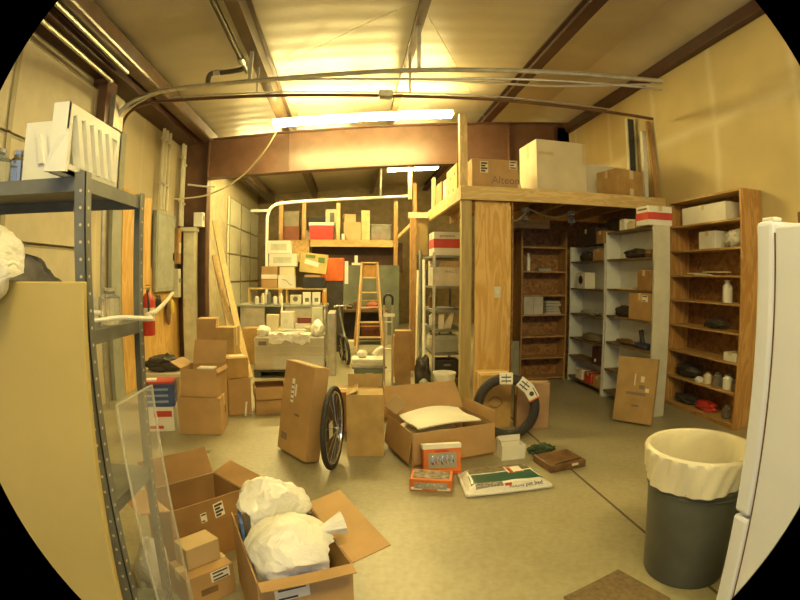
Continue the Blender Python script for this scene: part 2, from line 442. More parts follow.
# saw-cut joint in the slab
g = G(); g.box(1.705, 1.725, 1.2, 5.3, .0005, .0015); struct(g.out('trim_1', mat('joint_dirt', (.12, .10, .06), .9)))
g = G(); g.box(-2.4, 1.705, 5.29, 5.305, .0005, .0012); struct(g.out('trim_2', mat('joint_dirt_faint', (.22, .19, .12), .9)))
# dark tyre scuff marks on the floor
g = G()
for (cx, cy, L_, w_, a) in ((-1.36, 3.93, .30, .03, 28), (-1.3, 4.02, .16, .02, 10)):
    g.box(-L_ / 2, L_ / 2, -w_ / 2, w_ / 2, .0004, .001, M=Matrix.Translation((cx, cy, 0)) @ Matrix.Rotation(R(a), 4, 'Z'))
struct(g.out('trim_3', mat('scuff', (.19, .17, .11), .8)))

# roof purlins running front to back
def purlin(x, m, n, wdt=.085, h=.2, y0=YF, y1=YB):
    z = 4.06 + slope(x)
    g = G()
    g.box(x - wdt / 2, x + wdt / 2, y0, y1, z, z + .02)
    g.box(x + wdt / 2 - .02, x + wdt / 2, y0, y1, z + .02, z + h)
    g.box(x - wdt / 2, x - wdt / 2 + .012, y0, y1, z + .02, z + .045)
    g.box(x - .02, x + wdt / 2 + .05, y0, y1, z + h - .02, z + h)
    struct(g.out(f'ceiling_beam_{n}', m))
PUR = mat('brown_purlin', (.12, .078, .04), .35, var=.15, scale=4)
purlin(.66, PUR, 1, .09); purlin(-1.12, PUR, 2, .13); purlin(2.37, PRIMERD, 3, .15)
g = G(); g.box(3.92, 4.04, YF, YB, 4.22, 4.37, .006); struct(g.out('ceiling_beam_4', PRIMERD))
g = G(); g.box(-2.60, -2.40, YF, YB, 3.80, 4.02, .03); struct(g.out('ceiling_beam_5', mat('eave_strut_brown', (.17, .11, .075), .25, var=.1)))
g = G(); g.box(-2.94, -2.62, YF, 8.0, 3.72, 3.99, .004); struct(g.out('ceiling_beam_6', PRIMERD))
# main frame: rafter and columns
def rz_(X): return 3.33 + .068 * X
g = G()
g.poly([(-2.45, 8.22, rz_(-2.45)), (4.0, 8.22, rz_(4.0) + .02), (4.0, 8.22, 4.04 + slope(4.0)), (-2.45, 8.22, 4.04 + slope(-2.45))], (0, .02, 0))
g.poly([(-2.45, 8.12, rz_(-2.45)), (4.0, 8.12, rz_(4.0) + .02), (4.0, 8.12, rz_(4.0) + .035), (-2.45, 8.12, rz_(-2.45) + .015)], (0, .22, 0))
g.poly([(-2.45, 8.12, 4.04 + slope(-2.45)), (4.0, 8.12, 4.04 + slope(4.0)), (4.0, 8.12, 4.055 + slope(4.0)), (-2.45, 8.12, 4.055 + slope(-2.45))], (0, .22, 0))
for x in (-1.06, 2.78):
    g.box(x - .008, x + .008, 8.13, 8.22, rz_(x) + .015, 4.03 + slope(x))
struct(g.out('roof_beam', PRIMER))
g = G()
g.box(-2.93, -2.45, 8.22, 8.24, 0, 3.95); g.box(-2.46, -2.445, 8.12, 8.34, 0, 3.98); g.box(-2.945, -2.93, 8.12, 8.34, 0, 3.9)
struct(g.out('column_left', PRIMER))
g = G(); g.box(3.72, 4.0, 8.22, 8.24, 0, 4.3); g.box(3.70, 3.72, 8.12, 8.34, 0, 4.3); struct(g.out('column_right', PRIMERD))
# crossed sag rods between purlins
g = G()
g.cyl((-.95, 5.9, 4.16), (.60, 4.3, 4.2), .006, 5); g.cyl((.74, 4.6, 4.22), (2.28, 8.0, 4.3), .006, 5)
struct(g.out('ceiling_rods', STEEL))

# sectional door in the left wall, front bay
DOORC = mat('door_panel_tan', (.60, .54, .38), .55, var=.05)
def sectional(n, y0, y1, z1, rows, cols, m, x=-2.93):
    d = bpy.data.objects.new(f'door_{n}', None); COL.objects.link(d); struct(d)
    dz = z1 / rows
    for i in range(rows):
        g = G(); g.box(x, x + .045, y0, y1, i * dz + .012, (i + 1) * dz - .012, .004)
        p = g.out('door_panel', m, d)
        g = G()
        for k in range(cols + 1):
            y = y0 + (y1 - y0) * k / cols
            g.box(x + .045, x + .062, max(y0, y - .03), min(y1, y + .03), i * dz + .012, (i + 1) * dz - .012)
        g.box(x + .040, x + .05, y0, y1, (i + 1) * dz - .03, (i + 1) * dz - .012)
        g.out('stile', mat('door_hinge_rail', (.36, .31, .19), .5) if m is DOORC else mat('door_stile', (.30, .26, .16), .5), p)
    return d
sectional(1, .6, 5.0, 3.6, 4, 3, DOORC)
sectional(2, 11.5, 15.2, 3.40, 5, 3, mat('door_panel_cream', (.80, .78, .62), .5, var=.04))
# jambs
g = G(); g.box(-2.93, -2.88, 5.58, 5.84, 0, 3.3); struct(g.out('door_jamb', GREYP))
for i, (ya, yb, zt) in enumerate(((5.90, 6.24, 2.62), (6.36, 6.84, 2.62))):
    g = G(); g.box(-2.945, -2.90, ya, yb, .002, zt, .003); struct(g.out(f'trim_{4 + i}', PLY))
g = G(); g.box(-2.945, -2.915, 6.80, 8.10, .002, 1.62, .003); struct(g.out('trim_6', PLY))
g = G(); g.box(-2.945, -2.76, 4.98, 5.22, 3.0, 3.72); struct(g.out('trim_7', PRIMER))
g = G(); g.box(-2.945, -2.90, 8.4, 11.3, .002, 3.6); struct(g.out('trim_8', mat('liner_tan', (.55, .48, .32), .7)))

# ------------------------------------------------------------------ overhead door track and pipes
t = thing('door_track', 'near galvanized steel track crossing under the ceiling, curved down at the left wall', 'track')
g = G()
P = [(-2.82, 5.24, .02), (-2.82, 5.24, 2.6), (-2.80, 5.24, 3.1), (-2.66, 5.22, 3.42), (-2.36, 5.2, 3.56), (-2.0, 5.16, 3.60), (-.9, 4.98, 3.60), (.5, 4.68, 3.60), (1.7, 4.45, 3.60), (3.2, 4.2, 3.60)]
g.tube(P, .026, 8, 5); g.out('rail', STEEL, t, smooth=True)
g = G(); g.tube([(p[0] + (.06 if i < 4 else 0), p[1] + .02, p[2] - (.085 if i > 3 else 0)) for i, p in enumerate(P[3:])], .012, 6, 5); g.out('lower_flange', STEEL, t, smooth=True)
g = G(); g.tube([(.34, 4.74, 3.53), (1.33, 4.75, 3.56), (2.16, 4.68, 3.575), (3.1, 4.30, 3.585)], .012, 6, 5); g.out('brace_rod', WPLAST, t, smooth=True)
g = G(); g.box(-2.92, -2.70, 5.10, 5.34, 3.18, 3.56, .004); g.out('bracket_plate', STEEL, t)
for x, y in ((.66, 4.66), (-1.12, 5.04)):
    g = G(); g.box(x - .02, x + .02, y - .015, y + .015, 3.63, 4.06 + slope(x)); g.out('hanger_strap', STEEL, t)
t = thing('gas_pipe', 'thin dark red pipe crossing under the ceiling behind the steel track', 'pipe')
g = G(); g.tube([(-2.86, 5.62, 2.4), (-2.86, 5.62, 3.2), (-2.78, 5.60, 3.48), (-2.52, 5.55, 3.59), (-2.2, 5.53, 3.60), (-1.1, 5.47, 3.60), (.34, 5.42, 3.60), (1.7, 5.33, 3.60), (3.2, 5.27, 3.58), (3.78, 5.24, 3.56)], .02, 8, 5); g.out('pipe_run', PRIMER, t, smooth=True)
g = G(); g.tube([(-2.2, 5.50, 3.63), (-1.1, 5.44, 3.63), (.34, 5.39, 3.63), (1.7, 5.30, 3.63), (3.2, 5.25, 3.61)], .009, 6, 4); g.out('conduit_on_pipe', STEEL, t, smooth=True)
for x, y in ((.66, 5.40), (-1.12, 5.47)):
    g = G(); g.box(x - .012, x + .012, y - .01, y + .01, 3.64, 4.06 + slope(x)); g.out('hanger_strap', STEEL, t)
g = G(); g.box(.30, .46, 5.36, 5.48, 3.57, 3.66, .01); g.out('junction_box', STEEL, t)
t = thing('ceiling_pipe', 'dark pipe with an elbow along the left ceiling beam', 'pipe')
g = G(); g.tube([(-1.30, 1.5, 4.0), (-1.30, 5.3, 4.0), (-1.32, 5.55, 3.99), (-1.55, 5.6, 3.97), (-1.72, 5.6, 3.96), (-1.76, 5.6, 3.90), (-1.76, 5.6, 3.80)], .032, 10, 4); g.out('pipe_run', mat('black_iron', (.10, .085, .06), .4, metal=.4), t, smooth=True)
g = G(); g.cyl((-1.30, 5.25, 4.0), (-1.30, 5.40, 4.0), .045, 10); g.out('coupling', STEEL, t, smooth=True)
g = G(); g.cyl((-1.62, 5.6, 3.965), (-1.70, 5.6, 3.96), .045, 10); g.out('coupling', STEEL, t, smooth=True)
for i, (x, z, lab) in enumerate(((-2.70, 3.66, 'lower thin conduit under the left roof edge beside the near track'), (-2.52, 3.75, 'upper thin conduit under the left roof edge beside the near track'))):
    g = G(); g.tube([(x, 1.2, z), (x, 3.0, z + .02), (x, 4.96, z)], .024, 8, 3)
    tag(g.out('ceiling_conduit', STEEL, smooth=True), lab, 'conduit')
# back-bay door track
t = thing('door_track', 'pale steel track in the back bay, in front of the storage platform', 'track')
g = G(); g.tube([(-1.95, 11.4, .02), (-1.95, 11.4, 2.5), (-1.93, 11.4, 2.95), (-1.80, 11.38, 3.14), (-1.5, 11.35, 3.21), (-.5, 11.3, 3.27), (1.38, 11.2, 3.37)], .034, 8, 5); g.out('rail', WPLAST, t, smooth=True)
g = G(); g.box(.68, .72, 11.2, 11.28, 3.32, 4.1); g.out('hanger_strap', STEEL, t)
g = G(); g.box(1.34, 1.42, 11.16, 11.24, 3.3, 4.15); g.out('hanger_strap', PINE, t)
g = G(); g.box(-2.34, -1.9, 11.36, 11.44, 3.0, 3.06); g.out('wall_arm', STEEL, t)

# ------------------------------------------------------------------ left wall fittings
t = thing('electrical_panel', 'grey electrical panel on the left wall above the fire extinguisher', 'electrical panel', (-2.91, 7.35, 1.27))
g = G(); g.box(0, .06, -.42, .36, 0, 1.20, .01); g.out('enclosure', GREYP, t)
g = G(); g.box(.06, .07, -.38, .32, .06, 1.14, .006); d = g.out('door', mat('panel_door', (.42, .44, .37), .45), t)
g = G(); g.box(.07, .085, .26, .30, .48, .60, .004); g.out('latch', BLACK, d)
for k, (y, z0, z1, x) in enumerate(((7.02, 2.49, 4.0, -2.84), (7.14, 2.49, 3.95, -2.84), (7.28, 2.49, 3.9, -2.84), (7.92, 2.33, 3.95, -2.84), (8.02, 2.33, 3.8, -2.84))):
    lab = ('first', 'second', 'third')[k] + ' pale conduit rising from the grey electrical panel' if k < 3 else ('conduit above the cream cabinet, nearer the grey electrical panel', 'conduit above the cream cabinet, nearer the red-brown column')[k - 3]
    g = G(); g.tube([(x, y, z0), (x, y, (z0 + z1) / 2), (x, y, z1)], .028, 8, 2)
    for q in (.25, .7): g.box(x - .03, x + .035, y - .05, y + .05, z0 + (z1 - z0) * q, z0 + (z1 - z0) * q + .03)
    tag(g.out('conduit', CREAM, smooth=True), lab, 'conduit', 'conduits on the left wall')
for k, (y, z, h, m, lab) in enumerate(((7.83, 1.70, .58, PINEB, 'tall brown wooden block on the left wall beside the grey electrical panel'), (7.83, 1.16, .46, CREAM, 'pale switch box on the left wall with a round dial'), (8.03, 2.32, .24, WPLAST, 'small white box above the cream cabinet by the column'))):
    t = thing('switch_box' if k else 'wall_block', lab, 'switch box' if k else 'wood block', (-2.90 if k < 2 else -2.62, y, z))
    g = G(); g.box(0, .10 if k < 2 else .16, -.065, .065, 0, h, .008); g.out('housing', m, t)
    g = G()
    if k: g.cyl((.10 if k < 2 else .16, 0, h * .6), (.115 if k < 2 else .175, 0, h * .6), .035, 14); g.out('dial', GREYP, t, smooth=True)
    else: g.box(.10, .108, -.04, .04, h * .3, h * .6, .002); g.out('cover_plate', CREAM, t)
# cream tall cabinet next to the column
t = thing('metal_cabinet', 'tall narrow cream metal cabinet against the red-brown column', 'cabinet', (-2.70, 8.01, 0))
g = G(); g.box(-.09, .12, -.06, .09, .04, 2.24, .006); g.out('body', CREAM, t)
g = G(); g.box(-.075, .105, -.075, -.06, .06, 2.21, .004); d = g.out('door', mat('cabinet_door', (.76, .74, .56), .45), t)
g = G(); g.box(-.065, -.045, -.095, -.075, 1.0, 1.14, .003); g.out('handle', CHROME, d)
g = G(); g.box(-.14, .14, -.09, .10, 2.24, 2.31, .006); g.out('top_cap', CREAM, t)
g = G(); g.box(-.09, .12, -.05, .09, 0, .04); g.out('plinth', DULL, t)
# fire extinguisher
t = thing('fire_extinguisher', 'red fire extinguisher hanging on the left wall below the grey panel', 'fire extinguisher', (-2.78, 6.46, .70))
g = G(); g.lathe([(.0, 0), (.085, 0), (.095, .02), (.095, .46), (.08, .52), (.045, .56), (.03, .58), (0, .58)], 20); g.out('cylinder', RED, t, smooth=True)
g = G(); g.lathe([(.0965, .20), (.0965, .38)], 20); g.out('label_band', WHITE, t, smooth=True)
g = G(); g.cyl((0, 0, .57), (0, 0, .64), .025, 10); g.box(-.02, .02, -.10, .04, .63, .65, .003); g.box(-.015, .015, -.10, .03, .67, .685, .003); g.out('valve', CHROME, t)
g = G(); g.tube([(.0, -.03, .61), (.05, -.12, .55), (.07, -.135, .4), (.05, -.125, .22)], .012, 7, 5); g.out('hose', BLACK, t, smooth=True)
g = G(); g.box(-.115, -.098, -.03, .03, .3, .5); g.out('hanging_bracket', DULL, t)
# tools and cords hanging on the ply
for k, (y, z, h, m, lab) in enumerate(((7.05, .98, .25, BLACK, 'dark hand tool hanging under the grey electrical panel'), (7.45, .74, .42, BROWNJ, 'brown leather pouch hanging under the grey electrical panel'), (7.62, .90, .24, YELLOW, 'yellow handled tool hanging next to the brown pouch'))):
    g = G(); g.blob((-2.86, y, z + h / 2), (.035, .07, h / 2), 11 + k, .15, sub=3); g.cyl((-2.905, y, z + h * .92), (-2.86, y, z + h * .92), .008, 6)
    tag(g.out('hanging_tool', m, smooth=True), lab, 'tool')
t = thing('flexible_hose', 'white flexible hose running from the grey steel shelf to the left wall', 'hose')
g = G(); g.tube([(-.99, 1.50, 1.362), (-.92, 1.51, 1.363), (-.86, 1.54, 1.37), (-.80, 1.60, 1.375), (-.774, 1.70, 1.365), (-.792, 1.86, 1.350), (-.95, 2.2, 1.335), (-1.24, 3.0, 1.29), (-1.68, 4.2, 1.245), (-2.18, 5.6, 1.21), (-2.84, 7.6, 1.24)], lambda s: .006 + .02 * s * s, 8, 6); g.out('tubing', WPLAST, t, smooth=True)
g = G(); g.tube([(-.99, 1.55, 1.392), (-.93, 1.55, 1.392), (-.86, 1.58, 1.392)], .009, 8, 6); g.out('tubing_end', WPLAST, t, smooth=True)
t = thing('extension_cord', 'pale cord sagging from the left wall up to the bright fluorescent light', 'cord')
g = G(); g.tube([(-2.90, 7.80, 2.76), (-2.35, 7.85, 2.83), (-1.8, 7.7, 3.06), (-1.35, 7.4, 3.42), (-1.03, 7.05, 3.80)], .013, 7, 6); g.out('cable', KRAFT, t, smooth=True)
t = thing('conduit_stub', 'short white conduit sticking out in front of the red-brown column', 'conduit')
g = G(); g.tube([(-2.78, 8.08, 3.05), (-2.5, 8.06, 3.01), (-2.28, 8.04, 2.99)], .017, 7, 4); tag(g.out('hanging_conduit', WPLAST, smooth=True), t['label'], 'conduit'); bpy.data.objects.remove(t)
# ------------------------------------------------------------------ storage loft on the right
LX0, LX1, LY0, LY1, LZ0, LZ1 = 1.25, 4.04, 5.40, 8.05, 2.40, 2.56
loft = bpy.data.objects.new('loft_platform', None); COL.objects.link(loft); struct(loft)
g = G(); g.box(LX0, LX1, LY0, LY0 + .04, LZ0, LZ1, .003); g.out('front_beam', PINEX, loft)
g = G(); g.box(LX0, LX0 + .04, LY0 + .04, LY1, LZ0, LZ1, .003); g.out('side_beam', wood('pine_beam_side', (.60, .43, .18), (.74, .56, .26), 2.5, (6, .8, 6)), loft)
for i in range(6):
    x = LX0 + .42 + i * .44
    g = G(); g.box(x, x + .04, LY0 + .04, LY1, LZ0, LZ1 - .025); g.out('joist', PINEB, loft)
g = G(); g.box(LX0 + .04, LX1, LY0 + .04, LY1, LZ1 - .022, LZ1 - .002); g.out('deck', OSB, loft)
g = G(); g.box(1.27, 1.39, 5.445, 5.535, .002, LZ0); g.out('post', mat('post_grey_pine', (.47, .36, .15), .65, var=.1, stretch=(5, 5, .5)), loft)
g = G(); g.box(1.255, 1.345, 5.445, 5.535, LZ1, 3.44); g.out('rail_post', PINE, loft)
g = G(); g.box(.93, 1.24, 7.66, 7.80, 2.44, 2.53, .003); g.box(1.17, 1.24, 7.62, 7.66, 2.44, 2.53); g.out('stub_beam', KRAFT, loft)
g = G(); g.box(1.0, 1.24, 7.70, 7.72, 1.86, 2.435); g.out('gusset_board', mat('gusset_ply', (.42, .29, .11), .7, var=.08), loft)
g = G(); g.box(.95, 1.04, 7.62, 7.695, .002, 2.435); g.out('post', PINEB, loft)
# ply wall section with a switch next to the loft post
g = G(); g.box(1.44, 1.87, 5.455, 5.48, .002, 2.35); g.box(1.44, 1.87, 5.48, 5.50, .002, 2.395); pw = struct(g.out('wall_ply', PLY))
g = G(); g.box(1.885, 1.90, 5.455, 6.9, .002, 2.39); struct(g.out('wall_divider', OSB))
t = thing('light_switch', 'pale light switch plate on the plywood panel beside the loft post', 'switch', (1.705, 5.453, 1.27))
g = G(); g.box(-.04, .04, -.008, 0, 0, .13, .003); g.out('cover_plate', CREAM, t)
g = G(); g.box(-.012, .012, -.016, -.008, .05, .08, .002); g.out('toggle', WPLAST, t)
g = G(); g.box(1.89, 4.04, 7.0, 7.03, .002, 2.39); struct(g.out('wall_loft', OSB))
g = G(); g.box(2.10, 3.0, 6.92, 6.99, 2.25, 2.38); struct(g.out('trim_9', PINEX))
# utility lamps and cord under the loft
t = thing('pendant_lamp', 'clear glass jelly-jar lamp under the loft beam, left of its twin', 'lamp', (2.22, 5.9, 2.40))
g = G(); g.cyl((0, 0, -.05), (0, 0, 0), .05, 14); g.out('mount', CREAM, t, smooth=True)
g = G(); g.lathe([(.03, -.05), (.055, -.09), (.05, -.16), (.0, -.19)], 14); g.out('globe', GLASS, t, smooth=True)
t2 = dup(t); t2.location = (2.92, 6.0, 2.40); t2['label'] = 'clear glass jelly-jar lamp under the loft beam, right of its twin'
t = thing('hanging_cable', 'grey cable looping under the loft between the two small lamps', 'cable')
g = G(); g.tube([(1.91, 5.6, 2.22), (2.0, 5.65, 2.20), (2.12, 5.70, 2.28), (2.22, 5.76, 2.36), (2.4, 5.8, 2.31), (2.6, 5.85, 2.29), (2.8, 5.86, 2.34), (2.92, 5.87, 2.375)], .012, 7, 6); g.out('cord', STEEL, t, smooth=True)

# loft load, front row
def deck(z=LZ1 + .001): return z
t = cbox('cardboard_box', 'brown cardboard box with two white labels on the loft behind the corner post', (.58, .45, .37), (1.72, 5.80, deck()), 0)
D = (.58, .45, .37)
label_on(t, 'f', -.14, .27, .10, .14, D, 4, KRAFT); label_on(t, 'f', .225, .31, .09, .10, D, 3, KRAFT)
text('Alteon', .13, GREYINK, t, (.13, -.2262, .075))
t = cbox('cardboard_box', 'large pale cardboard box standing tallest on the loft', (.72, .55, .70), (2.64, 5.96, deck()), 3, m=KRAFT)
g = G(); g.box(-.34, -.12, -.2772, -.2752, .50, .54); g.out('tape_patch', TAPE, t)
g = G(); g.box(.30, .36, -.2772, -.2752, .42, .70); g.out('tape_patch', TAPE, t)
t = cbox('cardboard_box', 'tan cardboard box with two strips of tape on the right end of the loft', (.50, .40, .39), (3.60, 5.84, deck()), 12, m=mat('cardboard_tan', (.53, .33, .12), .7))
g = G(); g.box(-.01, .06, -.203, -.2005, .27, .385); g.out('tape_patch', KRAFT, t)
g = G(); g.box(-.01, .06, -.203, -.2005, .01, .14); g.out('tape_patch', KRAFT, t)
g = G(); g.box(0, .74, 0, .05, 0, .58, .004); o = g.out('foam_board', WHITE, loc=(3.26, 6.22, deck())); o.rotation_euler = (R(-4), 0, R(3))
tag(o, 'white foam board leaning behind the tan box on the loft', 'board')
t = cbox('cardboard_box', 'white carton between the labelled brown box and the large pale box on the loft', (.22, .3, .20), (2.15, 6.35, deck()), 0, m=WHITE)
t = cbox('cardboard_box', 'white carton on the loft just right of the large pale box', (.16, .3, .24), (3.16, 6.42, deck()), 0, m=WHITE)
g = G(); g.box(0, .07, 0, .04, 0, 1.12, .003); tag(g.out('timber_board', PINEB, loc=(3.955, 5.52, deck()), rot=(R(-6), 0, 0)), 'brown board leaning on the right wall beside the loft end', 'board')
g = G(); g.box(0, .06, 0, .06, 0, .98, .003); tag(g.out('white_post', WHITE, loc=(3.90, 5.68, deck())), 'white painted post standing on the loft by the right wall', 'post')
t = thing('door_track', 'short dark steel track end standing on the loft beside the white post', 'track', (3.95, 6.05, deck()))
g = G(); g.box(-.05, .06, 0, .03, 0, 1.26); g.out('channel', DARKST, t)
g = G(); g.box(-.07, -.05, -.02, .03, 0, 1.26); g.box(.06, .08, -.02, .03, 0, 1.26); g.out('edge_flange', CREAM, t)
# loft load along the left edge
t = cbox('cardboard_box', 'yellowish carton with round holes on the left edge of the loft', (.30, .66, .42), (1.50, 6.38, deck()), 0, m=mat('cardboard_yellow', (.72, .60, .25), .7))
for (y, z) in ((-.2, .30), (.05, .28), (-.1, .10), (.2, .12)):
    g = G(); g.cyl((-.1505, y, z), (-.153, y, z), .025, 12); g.out('hand_hole', GREYINK, t)
t = cbox('cardboard_box', 'white carton behind the yellowish carton on the left edge of the loft', (.26, .22, .34), (1.48, 6.86, deck()), 0, m=WHITE)
t = cbox('cardboard_box', 'brown carton standing third along the left edge of the loft', (.26, .45, .36), (1.46, 7.24, deck()), 0)
g = G(); g.box(1.30, 1.34, 7.55, 7.70, deck(), 3.08); tag(g.out('timber_post', PINE), 'upright pine stub at the back left edge of the loft', 'post')

# ------------------------------------------------------------------ tall wooden bookcase on the right wall
BX0, BX1, BY0, BY1, BH = 3.73, 4.03, 3.72, 4.93, 2.42
bz = [.06, .37, .68, .98, 1.27, 1.555, 1.84, 2.125]
t = thing('bookcase', 'tall brown wooden bookcase with eight shelves against the right wall', 'bookcase', (BX0, BY0, 0))
W_, D_ = BX1 - BX0, BY1 - BY0
for y in (0, D_ - .022):
    g = G(); g.box(0, W_, y, y + .022, .002, BH, .002); g.out('side_panel', SHELFW, t)
g = G(); g.box(W_ - .012, W_, .022, D_ - .022, .06, BH - .022); g.out('back_panel', OSB, t)
g = G(); g.box(0, W_, .022, D_ - .022, BH - .022, BH, .002); g.out('top_panel', SHELFX, t)
for z in bz:
    g = G(); g.box(.004, W_ - .012, .022, D_ - .022, z - .02, z, .001); g.out('shelf', SHELFX, t)
g = G(); g.box(.02, .035, .022, D_ - .022, .002, .04); g.out('kickboard', SHELFW, t)
def on(k): return bz[k] + .001
def bk(y): return BY0 + y
cbox('carton', 'long white carton on the top shelf of the tall bookcase', (.22, .74, .20), (3.88, 4.36, on(7)), 0, m=WHITE)
cbox('carton', 'square white carton on the second shelf of the tall bookcase', (.20, .27, .19), (3.87, 4.30, on(6)), 0, m=WHITE)
g = G(); g.blob((3.87, 3.94, on(6) + .09), (.10, .14, .10), 3, .22, 2.0, flat=on(6)); tag(g.out('plastic_bag', CLEARB, smooth=True), 'crumpled clear bag beside the square white carton on the second bookcase shelf', 'bag')
t = thing('paper_stack', 'flat fan of pale papers on the third shelf of the tall bookcase', 'papers', (3.86, 4.38, on(5)), 4)
for i, (dx, dy, a) in enumerate(((0, 0, 0), (.02, .12, 10), (-.01, -.14, -8))):
    g = G(); g.box(-.09, .09, -.14, .14, i * .014, i * .014 + .012, M=Matrix.Translation((dx, dy, 0)) @ Matrix.Rotation(R(a), 4, 'Z')); g.out('paper_pad', KRAFT, t)
def bottle(name, label, cat, loc, r, h, m, capm=None, group=None):
    t = thing(name, label, cat, loc, 0, group)
    g = G(); g.lathe([(0, 0), (r * .95, 0), (r, h * .04), (r, h * .72), (r * .55, h * .84), (r * .5, h * .9), (0, h * .9)], 16); g.out('body', m, t, smooth=True)
    g = G(); g.lathe([(0, h * .9), (r * .6, h * .9), (r * .6, h), (0, h)], 14); g.out('cap', capm or WPLAST, t, smooth=True)
    return t
bottle('bottle', 'tall white bottle on the fourth shelf of the tall bookcase', 'bottle', (3.85, 4.05, on(4)), .055, .235, WPLAST)
bottle('bottle', 'small pale bottle at the near end of the fourth bookcase shelf', 'bottle', (3.86, 3.82, on(4)), .035, .09, KRAFT)
g = G(); g.blob((3.86, 4.22, on(3) + .05), (.07, .16, .055), 5, .3, 2.2, flat=on(3)); g.tube([(3.84, 4.40, on(3) + .02), (3.86, 4.32, on(3) + .08), (3.84, 4.18, on(3) + .09), (3.86, 4.06, on(3) + .03)], .014, 6, 5)
tag(g.out('cable_coil', DARKJ, smooth=True), 'dark tangle of cable on the fifth shelf of the tall bookcase', 'cable')
cbox('carton', 'small white carton near the front end of the sixth bookcase shelf', (.16, .20, .09), (3.84, 3.88, on(2)), 0, m=WHITE)
for i, (y, r, h, m, lab) in enumerate(((4.28, .05, .13, KRAFT, 'pale round can in the middle of the seventh bookcase shelf'), (4.12, .05, .15, GLASS, 'glass jar next to the pale can on the seventh bookcase shelf'), (3.96, .055, .16, WPLAST, 'white jar on the seventh bookcase shelf'), (3.83, .045, .13, BROWNJ, 'brown jar at the near end of the seventh bookcase shelf'))):
    bottle('jar', lab, 'jar', (3.83, y, on(1)), r, h, m, DULL)
g = G(); g.lathe([(0, 0), (.05, .0), (.06, .03), (.03, .06), (0, .065)], 16); o = g.out('paint_lid', PAPER, smooth=True, loc=(3.79, 4.375, on(1))); tag(o, 'bright white cap beside the dark wire pile on the seventh bookcase shelf', 'cap')
g = G(); g.blob((3.87, 4.67, on(1) + .075), (.10, .19, .08), 9, .2, 2.2, flat=on(1)); tag(g.out('wire_bundle', DARKJ, smooth=True), 'dark pile of wire at the far end of the seventh bookcase shelf', 'wire')
g = G(); g.blob((3.86, 4.30, on(0) + .05), (.09, .15, .06), 4, .25, 2., flat=on(0)); tag(g.out('rag', RED, smooth=True), 'red rag on the lowest shelf of the tall bookcase', 'rag')
g = G(); g.blob((3.87, 4.66, on(0) + .05), (.10, .18, .06), 6, .3, 2.4, flat=on(0)); tag(g.out('tool_pile', DARKJ, smooth=True), 'dark heap of parts at the far end of the lowest bookcase shelf', 'parts')
bottle('jar', 'small jar at the near end of the lowest bookcase shelf', 'jar', (3.85, 3.95, on(0)), .05, .14, GLASS, DULL)

# ------------------------------------------------------------------ grey shelving units under the loft
GX0, GX1 = 3.16, 3.375
def shelving(label, y0, y1, h, zs, end_near, m_end, near_w=None):
    t = thing('shelving_unit', label, 'shelving unit', (GX0, y0, 0))
    L_ = y1 - y0; Wd = GX1 - GX0
    g = G(); g.box(0, near_w or Wd, 0, .03, .002, h, .002); g.out('side_panel', m_end, t)
    g = G(); g.box(0, Wd, L_ - .025, L_, .002, h, .002); g.out('side_panel', MELA, t)
    g = G(); g.box(Wd - .01, Wd, .03, L_ - .025, .002, h); g.out('back_panel', MELA, t)
    for z in zs:
        g = G(); g.box(.006, Wd - .01, .03, L_ - .025, z - .022, z, .001); g.out('shelf', SHELFD, t)
    return t
gz = [.10, .375, .72, 1.05, 1.38, 1.745, 2.08]
fz = [.06, .20, .39, .65, 1.0, 1.36, 1.74]
shelving('near grey shelving unit under the loft with a wide pale end panel', 4.45, 5.50, 2.085, gz, True, MELAD)
shelving('far grey shelving unit under the loft standing in the dim corner', 5.52, 6.55, 1.95, [.09, .39, .65, 1.0, 1.36, 1.74], False, MELA)
def gs(k): return gz[k] + .001
SX = 3.262
t = cbox('carton', 'white and red carton on top of the near grey shelving unit', (.24, .32, .21), (3.27, 4.60, gs(6) + .004), -90, m=WHITE)
def red_band(t, dims, z0, z1):
    W, D, H = dims
    g = G()
    g.box(-W / 2 - .0015, W / 2 + .0015, -D / 2 - .0015, D / 2 + .0015, z0, z1)
    g.out('red_band', REDC, t)
red_band(t, (.24, .32, .21), .06, .14)
g = G(); g.box(-.09, .09, -.1615, -.1602, .165, .185); g.out('print', GREYINK, t)
g = G(); g.box(-.1215, -.1202, -.09, .09, .165, .185); g.out('print', GREYINK, t)
for i, (y, w_, h, m, lab) in enumerate(((4.92, .16, .09, KRAFT, 'small pale carton on top of the near grey shelving unit, beside the red-banded one'), (5.12, .12, .13, WHITE, 'little white carton toward the far end of the near grey unit top'))):
    cbox('carton', lab, (.18, w_, h), (3.26, y, gs(6)), 0, m=m)
g = G(); g.blob((SX, 4.95, gs(5) + .05), (.075, .22, .06), 21, .25, 2.2, flat=gs(5)); tag(g.out('cable_coil', DARKJ, smooth=True), 'dark coil of wire on the highest inner shelf of the near grey unit', 'wire')
g = G(); g.blob((SX, 4.62, gs(5) + .04), (.075, .09, .05), 22, .25, 2.2, flat=gs(5)); tag(g.out('rag', BROWNJ, smooth=True), 'brown rag on the highest inner shelf of the near grey unit', 'rag')
cbox('carton', 'dark brown carton on the second inner shelf of the near grey unit', (.19, .26, .22), (SX, 4.66, gs(4)), 0, m=CARD3)
g = G(); g.box(SX - .08, SX + .08, 5.0, 5.28, gs(4), gs(4) + .02); tag(g.out('paper_pad', KRAFT), 'flat pale pad on the second inner shelf of the near grey unit', 'papers')
t = cbox('carton', 'big brown carton with a white label in the middle of the near grey unit', (.19, .44, .30), (SX, 4.74, gs(3)), 0, m=CARD); label_on(t, 'l', -.11, .24, .12, .07, (.19, .44, .30), 2)
